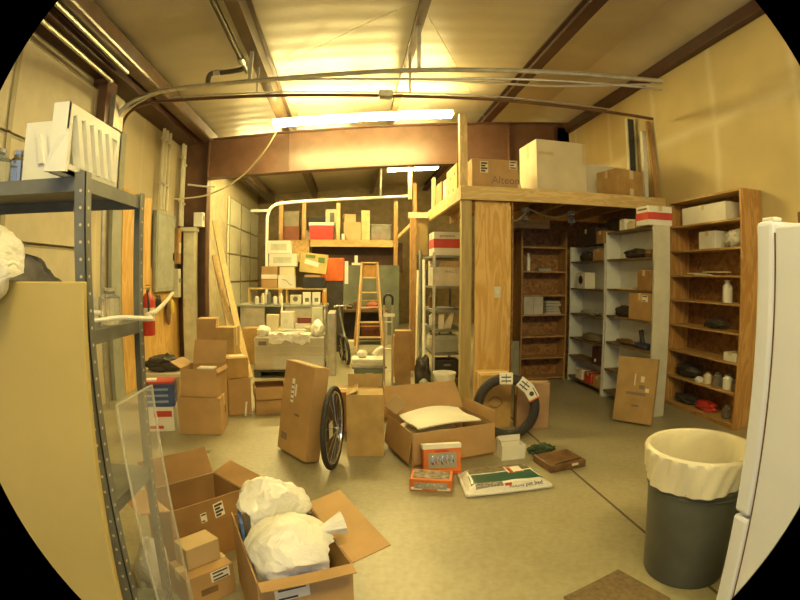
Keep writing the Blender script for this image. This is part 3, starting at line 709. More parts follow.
g = G(); g.blob((SX, 5.20, gs(3) + .06), (.075, .18, .07), 24, .2, 2., flat=gs(3)); tag(g.out('motor_part', DARKJ, smooth=True), 'dark machine part beside the big brown carton on the near grey unit', 'part')
t = thing('hand_drill', 'dark blue hand tool on the lower shelf of the near grey unit', 'tool', (SX, 4.76, gs(2)))
g = G(); g.box(-.06, .06, -.12, .12, .0, .06, .02); g.out('body', mat('navy_plastic', (.05, .06, .13), .5), t); g = G(); g.cyl((0, .02, .06), (0, .07, .20), .03, 10); g.out('handle', BLACK, t)
g = G(); g.blob((SX, 5.14, gs(2) + .03), (.075, .18, .035), 25, .2, 2., flat=gs(2)); tag(g.out('rag', BROWNJ, smooth=True), 'flat brown rag on the lower shelf of the near grey unit beside the blue tool', 'rag')
# far unit
def ff(k): return [.09, .39, .65, 1.0, 1.36, 1.74][k] + .001
cbox('carton', 'small tan carton on the top inner shelf of the far grey unit', (.18, .30, .15), (SX, 5.72, ff(5)), 0, m=CARD)
g = G(); g.blob((SX, 6.2, ff(5) + .06), (.075, .16, .07), 31, .2, 2., flat=ff(5)); tag(g.out('rag', DARKJ, smooth=True), 'dark bundle beside the small tan carton in the far grey unit', 'bundle')
t = cbox('carton', 'white carton with a dark round picture in the far grey unit', (.16, .26, .22), (SX - .02, 6.20, ff(4)), 0, m=WHITE)
g = G(); g.cyl((-.0805, .0, .12), (-.082, 0, .12), .06, 18); g.out('picture', BLACK, t)
g = G(); g.blob((SX, 5.95, ff(2) + .05), (.075, .3, .06), 33, .25, 2.4, flat=ff(2)); tag(g.out('rag', mat('drab_cloth', (.22, .2, .13), .8), smooth=True), 'drab cloth on the middle shelf of the far grey unit', 'cloth')
g = G(); g.blob((SX, 6.1, ff(3) + .03), (.075, .25, .035), 34, .25, 2.4, flat=ff(3)); tag(g.out('rag', GREYP, smooth=True), 'flat grey cloth on the shelf under the white carton in the far grey unit', 'cloth')
t = thing('radio', 'dark brown radio with a white spot on the low shelf of the far grey unit', 'radio', (SX - .04, 5.68, ff(1)))
g = G(); g.box(-.08, .08, -.10, .10, 0, .22, .008); g.out('case', mat('dark_brown_case', (.06, .02, .015), .4), t); g = G(); g.cyl((-.08, .0, .05), (-.088, 0, .05), .022, 12); g.out('dial', PAPER, t)
for i, (y, m, lab) in enumerate(((5.67, CARD, 'brown carton on the bottom shelf of the far grey unit, nearest the room'), (5.93, REDC, 'dull red carton on the bottom shelf of the far grey unit'), (6.2, WHITE, 'white carton on the bottom shelf of the far grey unit, nearest the back'))):
    cbox('carton', lab, (.18, .2, .14), (SX, y, ff(0)), 0, m=m)
t = cbox('carton', 'dark crate on top of the far grey unit, right under the loft', (.20, .55, .22), (SX, 6.05, 1.952), 0, m=mat('dark_crate', (.05, .03, .02), .7))
cbox('carton', 'small brown carton on top of the far grey unit beside the dark crate', (.2, .2, .16), (SX, 5.65, 1.952), 0, m=CARD3)

# strand-board shelf at the back under the loft
t = thing('shelving_unit', 'dark strand-board shelf facing out from the back under the loft', 'shelving unit', (2.43, 6.62, 0))
for x in (0, .70):
    g = G(); g.box(x, x + .022, 0, .30, .002, 2.18, .001); g.out('side_panel', PINEB, t)
g = G(); g.box(.022, .70, .285, .30, .03, 2.18); g.out('back_panel', OSB, t)
oz = [.04, .34, .655, .97, 1.255, 1.60, 1.95]
for z in oz:
    g = G(); g.box(.022, .70, .004, .285, z - .02, z, .001); g.out('shelf', wood('shelf_edge_pine', (.34, .19, .07), (.50, .31, .13), 2.5, (1, 6, 6)) if z == oz[0] else bpy.data.materials['shelf_edge_pine'], t)
t = thing('binder', 'pair of open-sided white file boxes on the strand-board shelf, left one', 'file box', (2.64, 6.72, oz[4] - 0 + .001 - .285))
t.location = (2.63, 6.74, oz[3] + .001)
g = G(); g.box(-.15, .15, -.10, .10, 0, .26, .004); g.out('case', mat('file_box_white', (.62, .58, .48), .6), t); g = G(); g.box(-.002, .002, -.102, -.1, .0, .26); g.out('spine_gap', GREYINK, t)
t['label'] = 'white double file box on the strand-board shelf under the loft'
t = thing('paper_stack', 'stack of white papers beside the white file box on the strand-board shelf', 'papers', (2.95, 6.74, oz[3] + .001))
for i in range(5):
    g = G(); g.box(-.12 + .01 * (i % 2), .12 - .015 * (i % 3), -.09, .09, i * .04, i * .04 + .032, M=Matrix.Rotation(R(3 * (i % 3) - 3), 4, 'Z')); g.out('paper_pad', mat('worn_paper', (.58, .54, .45), .7) if i == 0 else bpy.data.materials['worn_paper'], t)
bottle('bottle', 'pale slim bottle on the upper strand-board shelf under the loft', 'bottle', (2.58, 6.74, oz[5] + .001), .028, .26, WPLAST)
g = G(); g.box(2.72, 2.92, 6.68, 6.80, oz[5] + .001, oz[5] + .04); tag(g.out('paper_pad', GREYP), 'flat grey pad on the upper strand-board shelf under the loft', 'papers')
g = G(); g.box(0, .15, 0, .02, 0, .62, .003); g.cyl((.05, -.001, .34), (.05, -.004, .34), .012, 10); tag(g.out('grey_board', mat('grey_green_board', (.33, .33, .24), .6), loc=(2.20, 6.40, .002), rot=(R(-5), 0, 0)), 'grey-green board leaning behind the plywood panel under the loft', 'board')
# cardboard flat leaning on the near grey unit
t = thing('cardboard_flat', 'flat brown carton leaning against the near grey shelving unit', 'carton', (2.90, 4.34, .002), rot=(R(-9), 0, R(-52)))
g = G(); g.box(-.215, .215, -.06, 0, 0.012, .69, .004); g.out('carton', mat('cardboard_olive', (.40, .26, .10), .75, var=.1), t)
for q in ((-.02, -.005, .40, .52), (.05, .09, .44, .50), (.11, .15, .34, .38)):
    g = G(); g.box(q[0], q[1], -.0615, -.0602, q[2], q[3]); g.out('sticker', KRAFT, t)
g = G(); g.box(-.10, .12, -.0615, -.0602, .30, .33); g.box(.04, .10, -.0615, -.0602, .37, .41); g.box(-.02, .06, -.0615, -.0602, .18, .20); g.out('print', GREYINK, t)

# ------------------------------------------------------------------ steel rack to the left of the loft post
t = thing('steel_rack', 'tall grey steel rack left of the loft post with cartons', 'steel rack', (1.12, 6.50, 0))
for (x, y) in ((0, 0), (.40, 0), (0, .85), (.40, .85), (0, 1.05 - .06)):
    if (x, y) == (0, .99): continue
    g = G(); g.box(x, x + .035, y, y + .004, .002, 1.84); g.box(x, x + .004, y, y + .035, .002, 1.84); g.out('post', STEEL if y == 0 else DULL, t)
rz8 = [.10, .46, .79, 1.05, 1.38, 1.80]
for z in rz8:
    g = G(); g.box(.004, .435, .004, .88, z - .03, z); g.out('shelf', DULL, t)
def rk(k): return rz8[k] + .001
t = cbox('carton', 'white carton with a broad red band on top of the steel rack', (.38, .40, .32), (1.325, 6.72, rk(5)), 0, m=WHITE); red_band(t, (.38, .40, .32), .10, .225)
text('panasonic', .055, INK, t, (.0, -.2012, .25))
t = cbox('carton', 'white carton with faint dark lettering on the second level of the steel rack', (.37, .40, .26), (1.325, 6.72, rk(4)), 0, m=mat('carton_offwhite', (.70, .66, .52), .65)); text('M.A.C.S', .05, GREYINK, t, (.05, -.2012, .18))
cbox('carton', 'flat tan carton lying on the rack above the lettered white carton', (.2, .3, .08), (1.38, 6.7, rk(4) + .262), 6, m=CARD2)
for i, (y, m, h, lab) in enumerate(((7.02, WHITE, .36, 'tall white binder carton on the left side of the steel rack'), (7.2, BLACK, .32, 'black binder carton on the left side of the steel rack'))):
    cbox('carton', lab, (.30, .12, h), (1.30, y, rk(4)), 0, m=m)
g = G(); g.box(1.22, 1.29, 6.56, 6.60, rk(2), rk(2) + .20); g.poly([(1.30, 6.6, rk(2)), (1.40, 6.6, rk(2)), (1.44, 6.6, rk(2) + .22), (1.38, 6.6, rk(2) + .22)], (0, .1, 0)); tag(g.out('metal_bracket', CREAM), 'pale metal bracket leaning on the third level of the steel rack', 'bracket')
t = thing('toolbox', 'grey toolbox on the lower middle shelf of the steel rack', 'toolbox', (1.33, 6.68, rk(1)))
g = G(); g.box(-.17, .17, -.12, .12, 0, .17, .008); g.out('body', GREYP, t); g = G(); g.poly([(-.17, -.12, .172), (.17, -.12, .172), (.15, -.10, .24), (-.15, -.10, .24)], (0, .2, 0)); g.out('lid', GREYP, t)
g = G(); g.tube([(-.08, 0, .24), (-.08, 0, .275), (.08, 0, .275), (.08, 0, .24)], .01, 6, 3); g.out('handle', BLACK, t)
t = thing('tool_case', 'black tool case on the bottom shelf of the steel rack', 'case', (1.34, 6.68, rk(0)))
g = G(); g.box(-.17, .17, -.12, .12, 0, .26, .02); g.out('body', BLACK, t); g = G(); g.box(-.05, .05, -.135, -.12, .17, .20, .004); g.out('handle', DULL, t)
for i, (y, k, m, r, h, lab) in enumerate(((7.05, 2, WPLAST, .06, .2, 'white jug on the left side of the steel rack, middle level'), (7.25, 2, DARKJ, .06, .18, 'dark jug on the left side of the steel rack, middle level'), (7.0, 1, KRAFT, .07, .22, 'pale jug on the left side of the steel rack, low level'), (7.22, 1, WPLAST, .05, .24, 'slim white jug on the left side of the steel rack, low level'), (7.1, 3, BROWNJ, .06, .22, 'brown jug on the left side of the steel rack, upper level'))):
    bottle('jug', lab, 'jug', (1.22, y, rk(k)), r, h, m, DULL)
t = thing('bucket', 'cream plastic bucket on the floor in front of the steel rack', 'bucket', (1.19, 5.98, .002))
g = G(); g.lathe([(0, 0), (.115, 0), (.14, .27), (.148, .275), (.148, .30), (.137, .30), (.11, .012), (0, .012)], 28); g.out('pail', WPLAST, t, smooth=True)
g = G(); g.tube([(-.146, 0, .28), (-.10, -.11, .20), (0, -.155, .17), (.10, -.11, .20), (.146, 0, .28)], .004, 6, 5); g.out('bail_handle', STEEL, t, smooth=True)
# ------------------------------------------------------------------ fridge and waste bin
t = thing('refrigerator', 'white refrigerator at the right, seen from its side', 'refrigerator', (1.485, .62, 0))
g = G(); g.box(0, .74, 0, .69, .05, 1.715, .012); g.out('cabinet', FRIDGE, t)
g = G(); g.box(.012, .73, .69, .702, .09, 1.69); g.out('gasket', FRIDGEG, t)
g = G(); g.box(0, .74, .702, .785, .60, 1.735, .016); d = g.out('door', FRIDGE, t)
g = G(); g.box(.64, .67, .80, .825, .75, 1.15, .006); g.box(.645, .665, .785, .81, .76, .80); g.box(.645, .665, .785, .81, 1.10, 1.14); g.out('handle', WPLAST, d)
g = G(); g.box(0, .74, .702, .785, .085, .588, .016); d = g.out('door', FRIDGE, t)
g = G(); g.box(.64, .67, .80, .825, .30, .55, .006); g.box(.645, .665, .785, .81, .31, .34); g.box(.645, .665, .785, .81, .51, .54); g.out('handle', WPLAST, d)
g = G(); g.box(.02, .07, .712, .77, 1.735, 1.75, .004); g.out('hinge_cover', WPLAST, t)
g = G(); g.box(.03, .71, .05, .70, .002, .05); g.out('base_grille', BLACK, t)
t = thing('brown_tray', 'brown lacquered tray with brass corners on top of the refrigerator', 'tray', (1.86, 1.12, 1.717))
g = G(); g.box(-.33, .33, -.12, .12, 0, .045, .008); g.out('tray_body', AMBER, t)
g = G(); g.lathe([(0, .0), (.035, .0), (.04, .03), (.02, .05), (0, .055)], 14, (-.355, -.03)); g.out('knob', BRASS, t, smooth=True)
t = thing('waste_bin', 'large grey round waste bin with a cream plastic liner', 'waste bin', (1.69, 1.885, .002))
g = G(); g.lathe([(0, 0), (.205, 0), (.212, .015), (.262, .655), (.272, .66), (.272, .69), (.255, .69), (.203, .02), (0, .02)], 44); g.out('bin', CANG, t, smooth=True)
g = G(); g.torus((0, 0, .53), .2545, .006, n=44, m=6); g.torus((0, 0, .50), .2522, .005, n=44, m=6); g.out('rib', CANG, t, smooth=True)
def linerf(u, v):
    a = 2 * math.pi * u
    # over the rim: inside deep -> rim -> outside skirt
    if v < .55:
        k = v / .55; r = .20 + .05 * k; z = .28 + k * .41
        r -= .012 * abs(math.sin(a * 9 + 2 * math.sin(a * 3))) * (1 - k)
    elif v < .66:
        k = (v - .55) / .11; r = .25 + .035 * k; z = .69 + .014 * math.sin(math.pi * k)
    else:
        k = (v - .66) / .34; r = .285 + .012 * k * math.sin(a * 6 + 1.3) - .012 * k; z = .69 - k * (.15 + .018 * math.sin(a * 2 + .6))
        r += .006 * math.sin(a * 23 + 5 * k)
    return (r * math.cos(a), r * math.sin(a), z)
g = G(); g.grid(linerf, 120, 26); bmesh.ops.remove_doubles(g.bm, verts=g.bm.verts[:], dist=.0004); g.out('liner', LINER, t, smooth=True)
g = G(); g.box(-.20, .20, -.17, .17, 0, .008, .003); tag(g.out('floor_surface', PATCHM, loc=(1.22, 1.76, .002), rot=(0, 0, R(20))), 'small dark brown patch on the floor in front of the grey waste bin', 'mat')  # thin dark brown patch laid on the floor
# ------------------------------------------------------------------ steel shelving at the left, close to the camera
t = thing('steel_shelving', 'grey slotted-angle steel shelving close to the camera at the left', 'steel shelving', (-1.752, 1.38, 0))
WS, DS = .94, .46
for (x, sx) in ((0, 1), (WS, -1)):
    for (y, sy) in ((0, 1), (DS, -1)):
        g = G()
        xa, xb = sorted((x, x + sx * .040)); ya, yb = sorted((y, y + sy * .004)); g.box(xa, xb, ya, yb, .002, 1.835)
        xa, xb = sorted((x, x + sx * .004)); ya, yb = sorted((y, y + sy * .036)); g.box(xa, xb, ya, yb, .002, 1.835)
        p = g.out('post', DULL, t)
        if x > 0 and y == 0: p.matrix_basis = Matrix.Translation((WS, 0, 1.84)) @ Matrix.Rotation(R(-2.3), 4, 'Y') @ Matrix.Translation((-WS, 0, -1.84))
        g = G()
        for k in range(34):
            z = .06 + k * .052
            g.cyl((x + sx * .018, y - sy * .0006, z), (x + sx * .018, y - sy * .0002, z), .005, 8)
            g.cyl((x - sx * .0006, y + sy * .018, z), (x - sx * .0002, y + sy * .018, z), .005, 8)
        g.out('rivet_dots', KRAFT, p)
sz = [.15, .75, 1.345, 1.82]
for z in sz:
    g = G(); g.box(.006, WS - .006, .006, DS - .006, z - .004, z); g.box(.006, WS - .006, .006, .010, z - .045, z - .004); g.box(.006, WS - .006, DS - .010, DS - .006, z - .045, z - .004)
    g.box(.006, .010, .010, DS - .010, z - .045, z - .004); g.box(WS - .010, WS - .006, .010, DS - .010, z - .045, z - .004)
    g.out('shelf', DULL, t)
# louvred white plastic parts bins on the top shelf
def louvre_bin(label, loc, W, D, H, rz):
    t = thing('plastic_crate', label, 'crate', loc, rz)
    g = G()
    g.box(-W / 2, W / 2, -D / 2, D / 2, 0, .012)
    g.poly([(-W / 2, -D / 2, 0), (-W / 2 + .012, -D / 2, 0), (-W / 2 + .012, -D / 2, H), (-W / 2, -D / 2, H)], (0, D, 0))
    g.box(-W / 2, W / 2, D / 2 - .012, D / 2, 0, H)
    # side (+x): solid frame with slanted ribs
    x = W / 2
    g.box(x - .012, x, -D / 2, D / 2, 0, .030); g.box(x - .012, x, -D / 2, D / 2, H - .035, H)
    g.box(x - .012, x, -D / 2, -D / 2 + .03, .03, H - .035); g.box(x - .012, x, D / 2 - .03, D / 2, .03, H - .035)
    g.box(x - .050, x - .044, -D / 2, D / 2, .0, H)
    g.out('tub', WPLAST, t)
    n = 5
    for k in range(n):
        y0 = -D / 2 + .055 + k * (D - .10) / n
        g = G(); g.poly([(x - .022, y0 - .014, H - .03), (x - .022, y0 + .012, H - .03), (x - .022, y0 + .062, .026), (x - .022, y0 + .036, .026)], (.028, 0, 0)); g.out('louvre', WPLAST, t)
    # front (-y): stepped panel with a diagonal cut
    g = G(); g.poly([(-W / 2, -D / 2 - .001, .02), (W / 2 - .02, -D / 2 - .001, .02), (W / 2 - .0, -D / 2 - .001, H * .62), (W / 2, -D / 2 - .001, H), (-W / 2, -D / 2 - .001, H)], (0, .012, 0)); f = g.out('front_panel', WPLAST, t)
    g = G()
    for k in range(3 if W > .1 else 0):
        x0 = -W / 2 + .05 + k * (W - .10) / 3
        g.poly([(x0, -D / 2 - .009, H * .8), (x0 + .02, -D / 2 - .009, H * .8), (x0 + .045, -D / 2 - .009, H * .35), (x0 + .025, -D / 2 - .009, H * .35)], (0, .008, 0))
    if W > .1: g.out('front_rib', WPLAST, f)
    else: g.bm.free()
    if W > .1: return t
    g = G(); g.poly([(W / 2 + .012, -D / 2 - .008, 0), (W / 2 - .06, -D / 2 - .02, 0), (W / 2 - .02, -D / 2 - .02, H * .45), (W / 2 + .012, -D / 2 - .008, H * .55)], (0, .012, 0)); g.out('corner_foot', WPLAST, t)
    return t
louvre_bin('white louvred plastic crate at the right end of the top steel shelf', (-.880, 1.50, 1.822), .055, .37, .215, 0)
louvre_bin('white plastic crate at the left on the top steel shelf, beside a shiny jar', (-1.045, 1.62, 1.822), .25, .17, .235, 0)
t = bottle('glass_jar', 'shiny metal-topped jar on the top steel shelf at the picture edge', 'jar', (-1.235, 1.47, 1.822), .05, .13, GLASS, CHROME)
t = bottle('glass_jar', 'second shiny jar behind the first on the top steel shelf', 'jar', (-1.235, 1.60, 1.822), .05, .15, CHROME, CHROME)
# middle shelf load
g = G(); g.blob((-1.17, 1.55, 1.345 + .11), (.17, .10, .13), 41, .22, 1.5, flat=1.346); tag(g.out('tarpaulin', CLOTH, smooth=True), 'dark grey folded tarpaulin on the middle steel shelf', 'tarpaulin')
def jarset(lst):
    for lab, x, y, r, h, m in lst: bottle('glass_jar', lab, 'jar', (x, y, 1.346), r, h, m, GLASS)
jarset((('clear plastic jar at the right end of the middle steel shelf, nearest the camera', -.90, 1.44, .03, .11, GLASS), ('clear plastic jar behind the nearest one at the right end of the middle shelf', -.865, 1.655, .04, .13, GLASS)))
g = G(); g.blob((-.97, 1.655, 1.346 + .07), (.042, .042, .075), 43, .3, 2, flat=1.346); tag(g.out('plastic_bag', CLEARB, smooth=True), 'crumpled clear bag at the back right of the middle steel shelf', 'bag')
# tan board in front of the shelving, with a white bag over its top edge
g = G(); g.box(-.55, .55, -.012, .012, 0, 1.50, .004); o = g.out('tan_board', TAN, loc=(-1.312, 1.31, .002), rot=(R(0), 0, 0)); tag(o, 'large tan board standing in front of the grey steel shelving', 'board')
g = G()
g.blob((0, 0, 0), (.115, .07, .125), 44, .14, 1.4)
for v in g.bm.verts:
    v.co += Vector((-1.10, 1.245, 1.545))
    if v.co.z < 1.525: v.co.y = min(v.co.y, 1.288)
    else: v.co.y = min(v.co.y + (.07 if v.co.y > 1.25 else 0), 1.36)
tag(g.out('plastic_bag', BAG, smooth=True), 'white plastic bag hanging over the top of the large tan board', 'bag')
# clear acrylic sheets leaning on the shelving end
t = thing('acrylic_sheet', 'tall clear acrylic sheet leaning on the end of the steel shelving', 'acrylic sheet', (-.700, 1.66, .004), rot=(0, R(-4.2), 0))
g = G(); g.box(-.003, .003, -.15, .155, 0, 1.09, .001); g.out('sheet', ACRYL, t)
g = G(); g.box(-.004, .004, .155, .160, 0, 1.09); g.box(-.004, .004, -.15, .16, 1.09, 1.096); g.box(-.004, .004, -.155, -.15, 0, 1.09); g.out('polished_edge', ACEDGE, t)

# ------------------------------------------------------------------ cartons in the left foreground
DA = (.44, .32, .35)
t = cbox('cardboard_box', 'open brown carton with two white labels behind the clear acrylic sheet', DA, (-.87, 2.47, .002), 45, flaps={'b': 30, 'r': (70, .13), 'l': 80}, m=CARD3)
label_on(t, 'f', .06, .28, .06, .085, DA, 4, PAPER, 8); label_on(t, 'f', -.035, .26, .035, .055, DA, 2, PAPER, 5)
DE = (.25, .19, .17)
t = cbox('cardboard_box', 'small carton with a white label and a dark hand slot, at the front left', DE, (-.73, 2.045, .002), 43, m=CARD); label_on(t, 'f', .05, .135, .10, .055, DE, 3, PAPER, 3)
g = G(); g.box(-.06, .03, -DE[1] / 2 - .0015, -DE[1] / 2 - .0002, .05, .085, ); g.out('hand_slot', BROWNJ, t)
g = G(); g.box(-.09, .09, -.06, .06, 0, .11, .004, ); tag(g.out('cardboard_pad', CARD2, loc=(-.745, 2.065, .176), rot=(0, 0, R(47))), 'folded brown cardboard on top of the small front carton', 'cardboard')
g = G(); g.blob((-.975, 2.03, .12), (.078, .085, .17), 51, .2, 1.5, flat=.003); tag(g.out('plastic_bag', BAG, smooth=True), 'white plastic bag on the floor seen through the clear acrylic sheet', 'bag')
# long open carton with filled white bags
DBX = (.385, .60, .38)
t = cbox('cardboard_box', 'open foreground carton filled with white plastic bags', DBX, (-.292, 1.945, .002), 21, flaps={'r': (76, .175), 'f': (100, .055), 'l': (2, .012)}, m=CARD)
label_on(t, 'f', -.06, .31, .14, .06, DBX, 2, PAPER, 2)
def bagM(a): return Matrix.Rotation(R(a), 4, 'Z')
def fillbag(cu, cv, zc_, rad, seed, amp, fr, hole=None):
    """bag swelling over the box rim: below the rim it is held by the walls"""
    g = G(); g.blob((0, 0, 0), rad, seed, amp, fr, sub=5)
    for v in g.bm.verts:
        x, y, z = v.co.x + cu, v.co.y + cv, v.co.z + zc_
        lim = .0 if z < .40 else min(1, (z - .40) / .05) * .05
        wx, wy = .178 + lim, .285 + lim
        x = max(-wx if hole == 'near' or z > .5 else -.142, min(wx if z > .45 else .10, x)); y = max(-wy, min(wy, y))
        if hole == 'near': y = min(y, .03 + .02 * math.sin(x * 20))
        if hole == 'far': y = max(y, .045 + .02 * math.sin(x * 20))
        z = max(z, .02)
        p = bagM(21) @ Vector((x, y, z)); v.co = p + Vector((-.292, 1.945, .002))
    return g
g = fillbag(-.01, -.13, .36, (.20, .20, .19), 61, .10, 1.2, 'near'); b1 = g.out('plastic_bag', BAG, smooth=True); tag(b1, 'smooth white plastic bag at the near end of the foreground carton', 'bag')
g = G(); g.cyl((.12, .02, .02), (.22, .05, .04), .012, 8, r2=.05); g.out('knotted_end', BAG, b1, smooth=True, loc=(-.258, 1.805, .47))
g = fillbag(-.03, .15, .40, (.18, .17, .20), 62, .16, 2.2, 'far'); tag(g.out('plastic_bag', BAG, smooth=True), 'crinkled white plastic bag at the far end of the foreground carton', 'bag')
g = G(); g.poly([(-.06, 0, 0), (.06, .0, .0), (.01, .0, .175), (-.06, .0, .14)], (0, .012, 0)); tag(g.out('blue_folder', BLUEP, loc=(-.492, 2.0, .31), rot=(R(-2), 0, R(111))), 'blue plastic piece sticking up at the left edge of the foreground carton', 'folder')
g = G(); g.lathe([(0, 0), (.028, 0), (.03, .02), (.03, .11), (.012, .15), (.012, .17), (0, .17)], 14); tag(g.out('bottle', DARKJ, loc=(-.200, 2.10, .26), smooth=True), 'dark bottle tucked beside the bags in the foreground carton', 'bottle')

# ------------------------------------------------------------------ cartons at the left wall
t = cbox('cardboard_box', 'lower brown carton of the stack of two by the red and blue packages', (.42, .36, .36), (-1.455, 4.64, .002), 4, m=CARD)
g = G(); g.box(.2105, .212, .02, .08, .16, .23); g.out('hand_slot', BROWNJ, t)
t = cbox('cardboard_box', 'open brown carton on top of the lower carton by the red and blue packages', (.36, .32, .265), (-1.44, 4.66, .366), -4, flaps={'b': (18, .24), 'r': (150, .04), 'l': (60, .12)}, m=CARD)
g = G(); g.box(-.05, .12, -.08, .04, .25, .262); tag(g.out('paper_pad', WHITE, loc=(-1.44, 4.68, .365)), 'white card lying in the open carton of the left stack', 'paper')
t = cbox('cardboard_box', 'brown carton standing right behind the left stack of two', (.25, .30, .40), (-1.26, 5.32, .002), 22, m=CARD)
t = cbox('cardboard_box', 'shorter brown carton set on the carton behind the left stack', (.24, .28, .22), (-1.28, 5.34, .406), 24, m=mat('cardboard_golden', (.50, .32, .11), .75))
label_on(t, 't', .02, .02, .16, .10, (.24, .28, .22), 0, KRAFT)
t = cbox('cardboard_box', 'brown carton by the column, far left of its pair', (.26, .30, .96), (-1.86, 6.30, .002), 6, m=CARD)
g = G(); g.cyl((-.03, -.1505, .66), (-.03, -.153, .66), .025, 10); g.out('sticker', KRAFT, t)
t = cbox('cardboard_box', 'brown carton by the column, right of its pair', (.24, .28, .86), (-1.58, 6.22, .002), -4, m=mat('cardboard_olive_tan', (.46, .31, .11), .75))
t = cbox('cardboard_box', 'small brown carton with open ends beside the pallet box', (.34, .30, .30), (-.90, 5.36, .002), 14, flaps={'f': (165, .13), 'b': -75, 'l': (172, .10), 'r': (100, .1)}, m=CARD)
g = G(); g.box(0, .02, 0, .03, 0, .16, .004); tag(g.out('white_strip', PAPER, loc=(-1.15, 5.12, .002), rot=(0, R(6), 0)), 'white strip standing on the floor between two brown cartons', 'strip')
# retail packages by the left wall
t = thing('bottle_pack', 'blue and red package stacked on a white one by the left wall', 'package', (-1.90, 4.62, .253), 14)
g = G(); g.box(-.16, .16, -.13, .13, 0, .22, .006); g.out('carton', BLUE, t)
g = G(); g.box(-.155, .155, -.125, .125, .221, .245, .006); g.out('red_lid', REDC, t)
g = G(); g.box(-.12, -.02, -.10, .0, .246, .262); g.out('white_tear', PAPER, t)
g = G(); [g.box(-.13, .10, -.1312, -.1302, z, z + .022) for z in (.04, .10, .16)]; [g.box(.1602, .1612, -.10, .08, z, z + .02) for z in (.05, .12)]; g.out('print', mat('pale_blue_print', (.30, .38, .52), .6), t)
t = thing('bottle_pack', 'white package with red print at the bottom by the left wall', 'package', (-1.90, 4.62, .002), 12)
g = G(); g.box(-.15, .15, -.13, .13, 0, .248, .006); g.out('carton', WHITE, t)
g = G(); g.box(-.05, .13, -.1315, -.1302, .15, .21); g.box(-.10, .04, -.1315, -.1302, .03, .06); g.out('print', REDC, t)
t = thing('plastic_bin', 'grey storage bin with dark oddments against the left wall', 'bin', (-2.22, 5.55, .002), 6)
g = G(); g.poly([(-.2, -.17, 0), (.2, -.17, 0), (.24, -.2, .36), (-.24, -.2, .36)], (0, .36, 0)); g.out('bin', CARD2, t)
g = G(); g.box(-.25, .25, -.21, .18, .361, .40, .006); g.out('lid', KRAFT, t)
g = G(); g.blob((-2.22, 5.56, .48), (.22, .15, .10), 71, .3, 2.4, flat=.404); tag(g.out('cable_coil', DARKJ, smooth=True), 'dark heap of cables on the grey storage bin', 'cable')
# long planks leaning on the column
for i, (xb, yb, xt, yt, zt, w_, lab) in enumerate(((-1.47, 7.02, -2.28, 8.07, 2.42, .095, 'longer one of the two pale planks leaning on the red-brown column'), (-1.56, 6.93, -2.27, 8.07, 1.84, .095, 'shorter one of the two pale planks leaning on the red-brown column'))):
    p, q = Vector((xb, yb, .03)), Vector((xt, yt, zt)); d = q - p
    g = G(); g.box(-w_ / 2, w_ / 2, -.018, .018, 0, d.length, .002)
    o = g.out('plank', PINE); o.location = p
    o.rotation_euler = d.to_track_quat('Z', 'Y').to_euler(); tag(o, lab, 'plank')
# ------------------------------------------------------------------ middle of the floor
t = thing('cardboard_box', 'tall narrow brown carton leaning back beside the bicycle wheel', 'box', (-.398, 4.01, .002), rot=(R(-9), 0, R(-54)))
g = G(); g.box(-.235, .235, -.14, 0, .0, .78, .005); g.out('carton', CARD, t)
g = G(); g.box(-.09, -.045, -.1415, -.1402, .44, .64); g.out('shipping_label', PAPER, t)
g = G(); [g.box(-.085, -.05, -.1422, -.1416, .46 + k * .04, .475 + k * .04) for k in range(4)]; g.box(-.19, -.09, -.1415, -.1404, .10, .16); g.out('print', GREYINK, t)
g = G(); g.box(-.03, -.005, -.1415, -.1402, .50, .60); g.out('shipping_label', PAPER, t)
g = G(); g.box(-.0, .07, -.1415, -.1404, .34, .36); g.out('hand_slot', BROWNJ, t)
g = G(); g.box(-.236, .236, -.10, -.04, .7802, .7816); g.out('tape_strip', TAPE, t)
# bicycle wheel
t = thing('wheel', 'bicycle wheel standing between the tall narrow carton and an open carton', 'bicycle wheel', (-.137, 3.70, .334), rot=(0, R(0), R(-12)))
g = G(); g.torus((0, 0, 0), .311, .021, (1, 0, 0), 56, 10); g.out('tyre', RUBBER, t, smooth=True)
g = G(); g.torus((0, 0, 0), .283, .011, (1, 0, 0), 56, 8, sq=1.5); g.out('rim', CHROME, t, smooth=True)
g = G(); g.cyl((-.04, 0, 0), (.04, 0, 0), .018, 14); g.cyl((-.036, 0, 0), (-.03, 0, 0), .03, 14); g.cyl((.03, 0, 0), (.036, 0, 0), .03, 14); g.cyl((-.06, 0, 0), (.06, 0, 0), .005, 8); g.out('hub', CHROME, t, smooth=True)
g = G()
for k in range(28):
    a = 2 * math.pi * k / 28; b_ = a + (.5 if (k // 2) % 2 else -.5); s_ = .033 if k % 2 else -.033
    g.cyl((s_, .028 * math.cos(b_), .028 * math.sin(b_)), (0, .276 * math.cos(a), .276 * math.sin(a)), .0016, 4)
g.out('spokes', CHROME, t)
g = G(); g.cyl((-.012, 0, 0), (-.008, 0, 0), .272, 40); g.out('wheel_cover', mat('brown_wheel_cover', (.07, .05, .03), .45, var=.25, scale=14), t)
g = G(); g.box(.010, .013, -.16, -.06, -.04, .08); g.out('paper_tag', KRAFT, t)
t = cbox('cardboard_box', 'upright open brown carton just right of the bicycle wheel', (.31, .30, .53), (.128, 4.08, .002), -2, flaps={'b': (6, .12), 'l': (-70, .1), 'f': (-80, .14), 'r': (4, .06)}, m=mat('cardboard_ochre', (.52, .35, .13), .75))
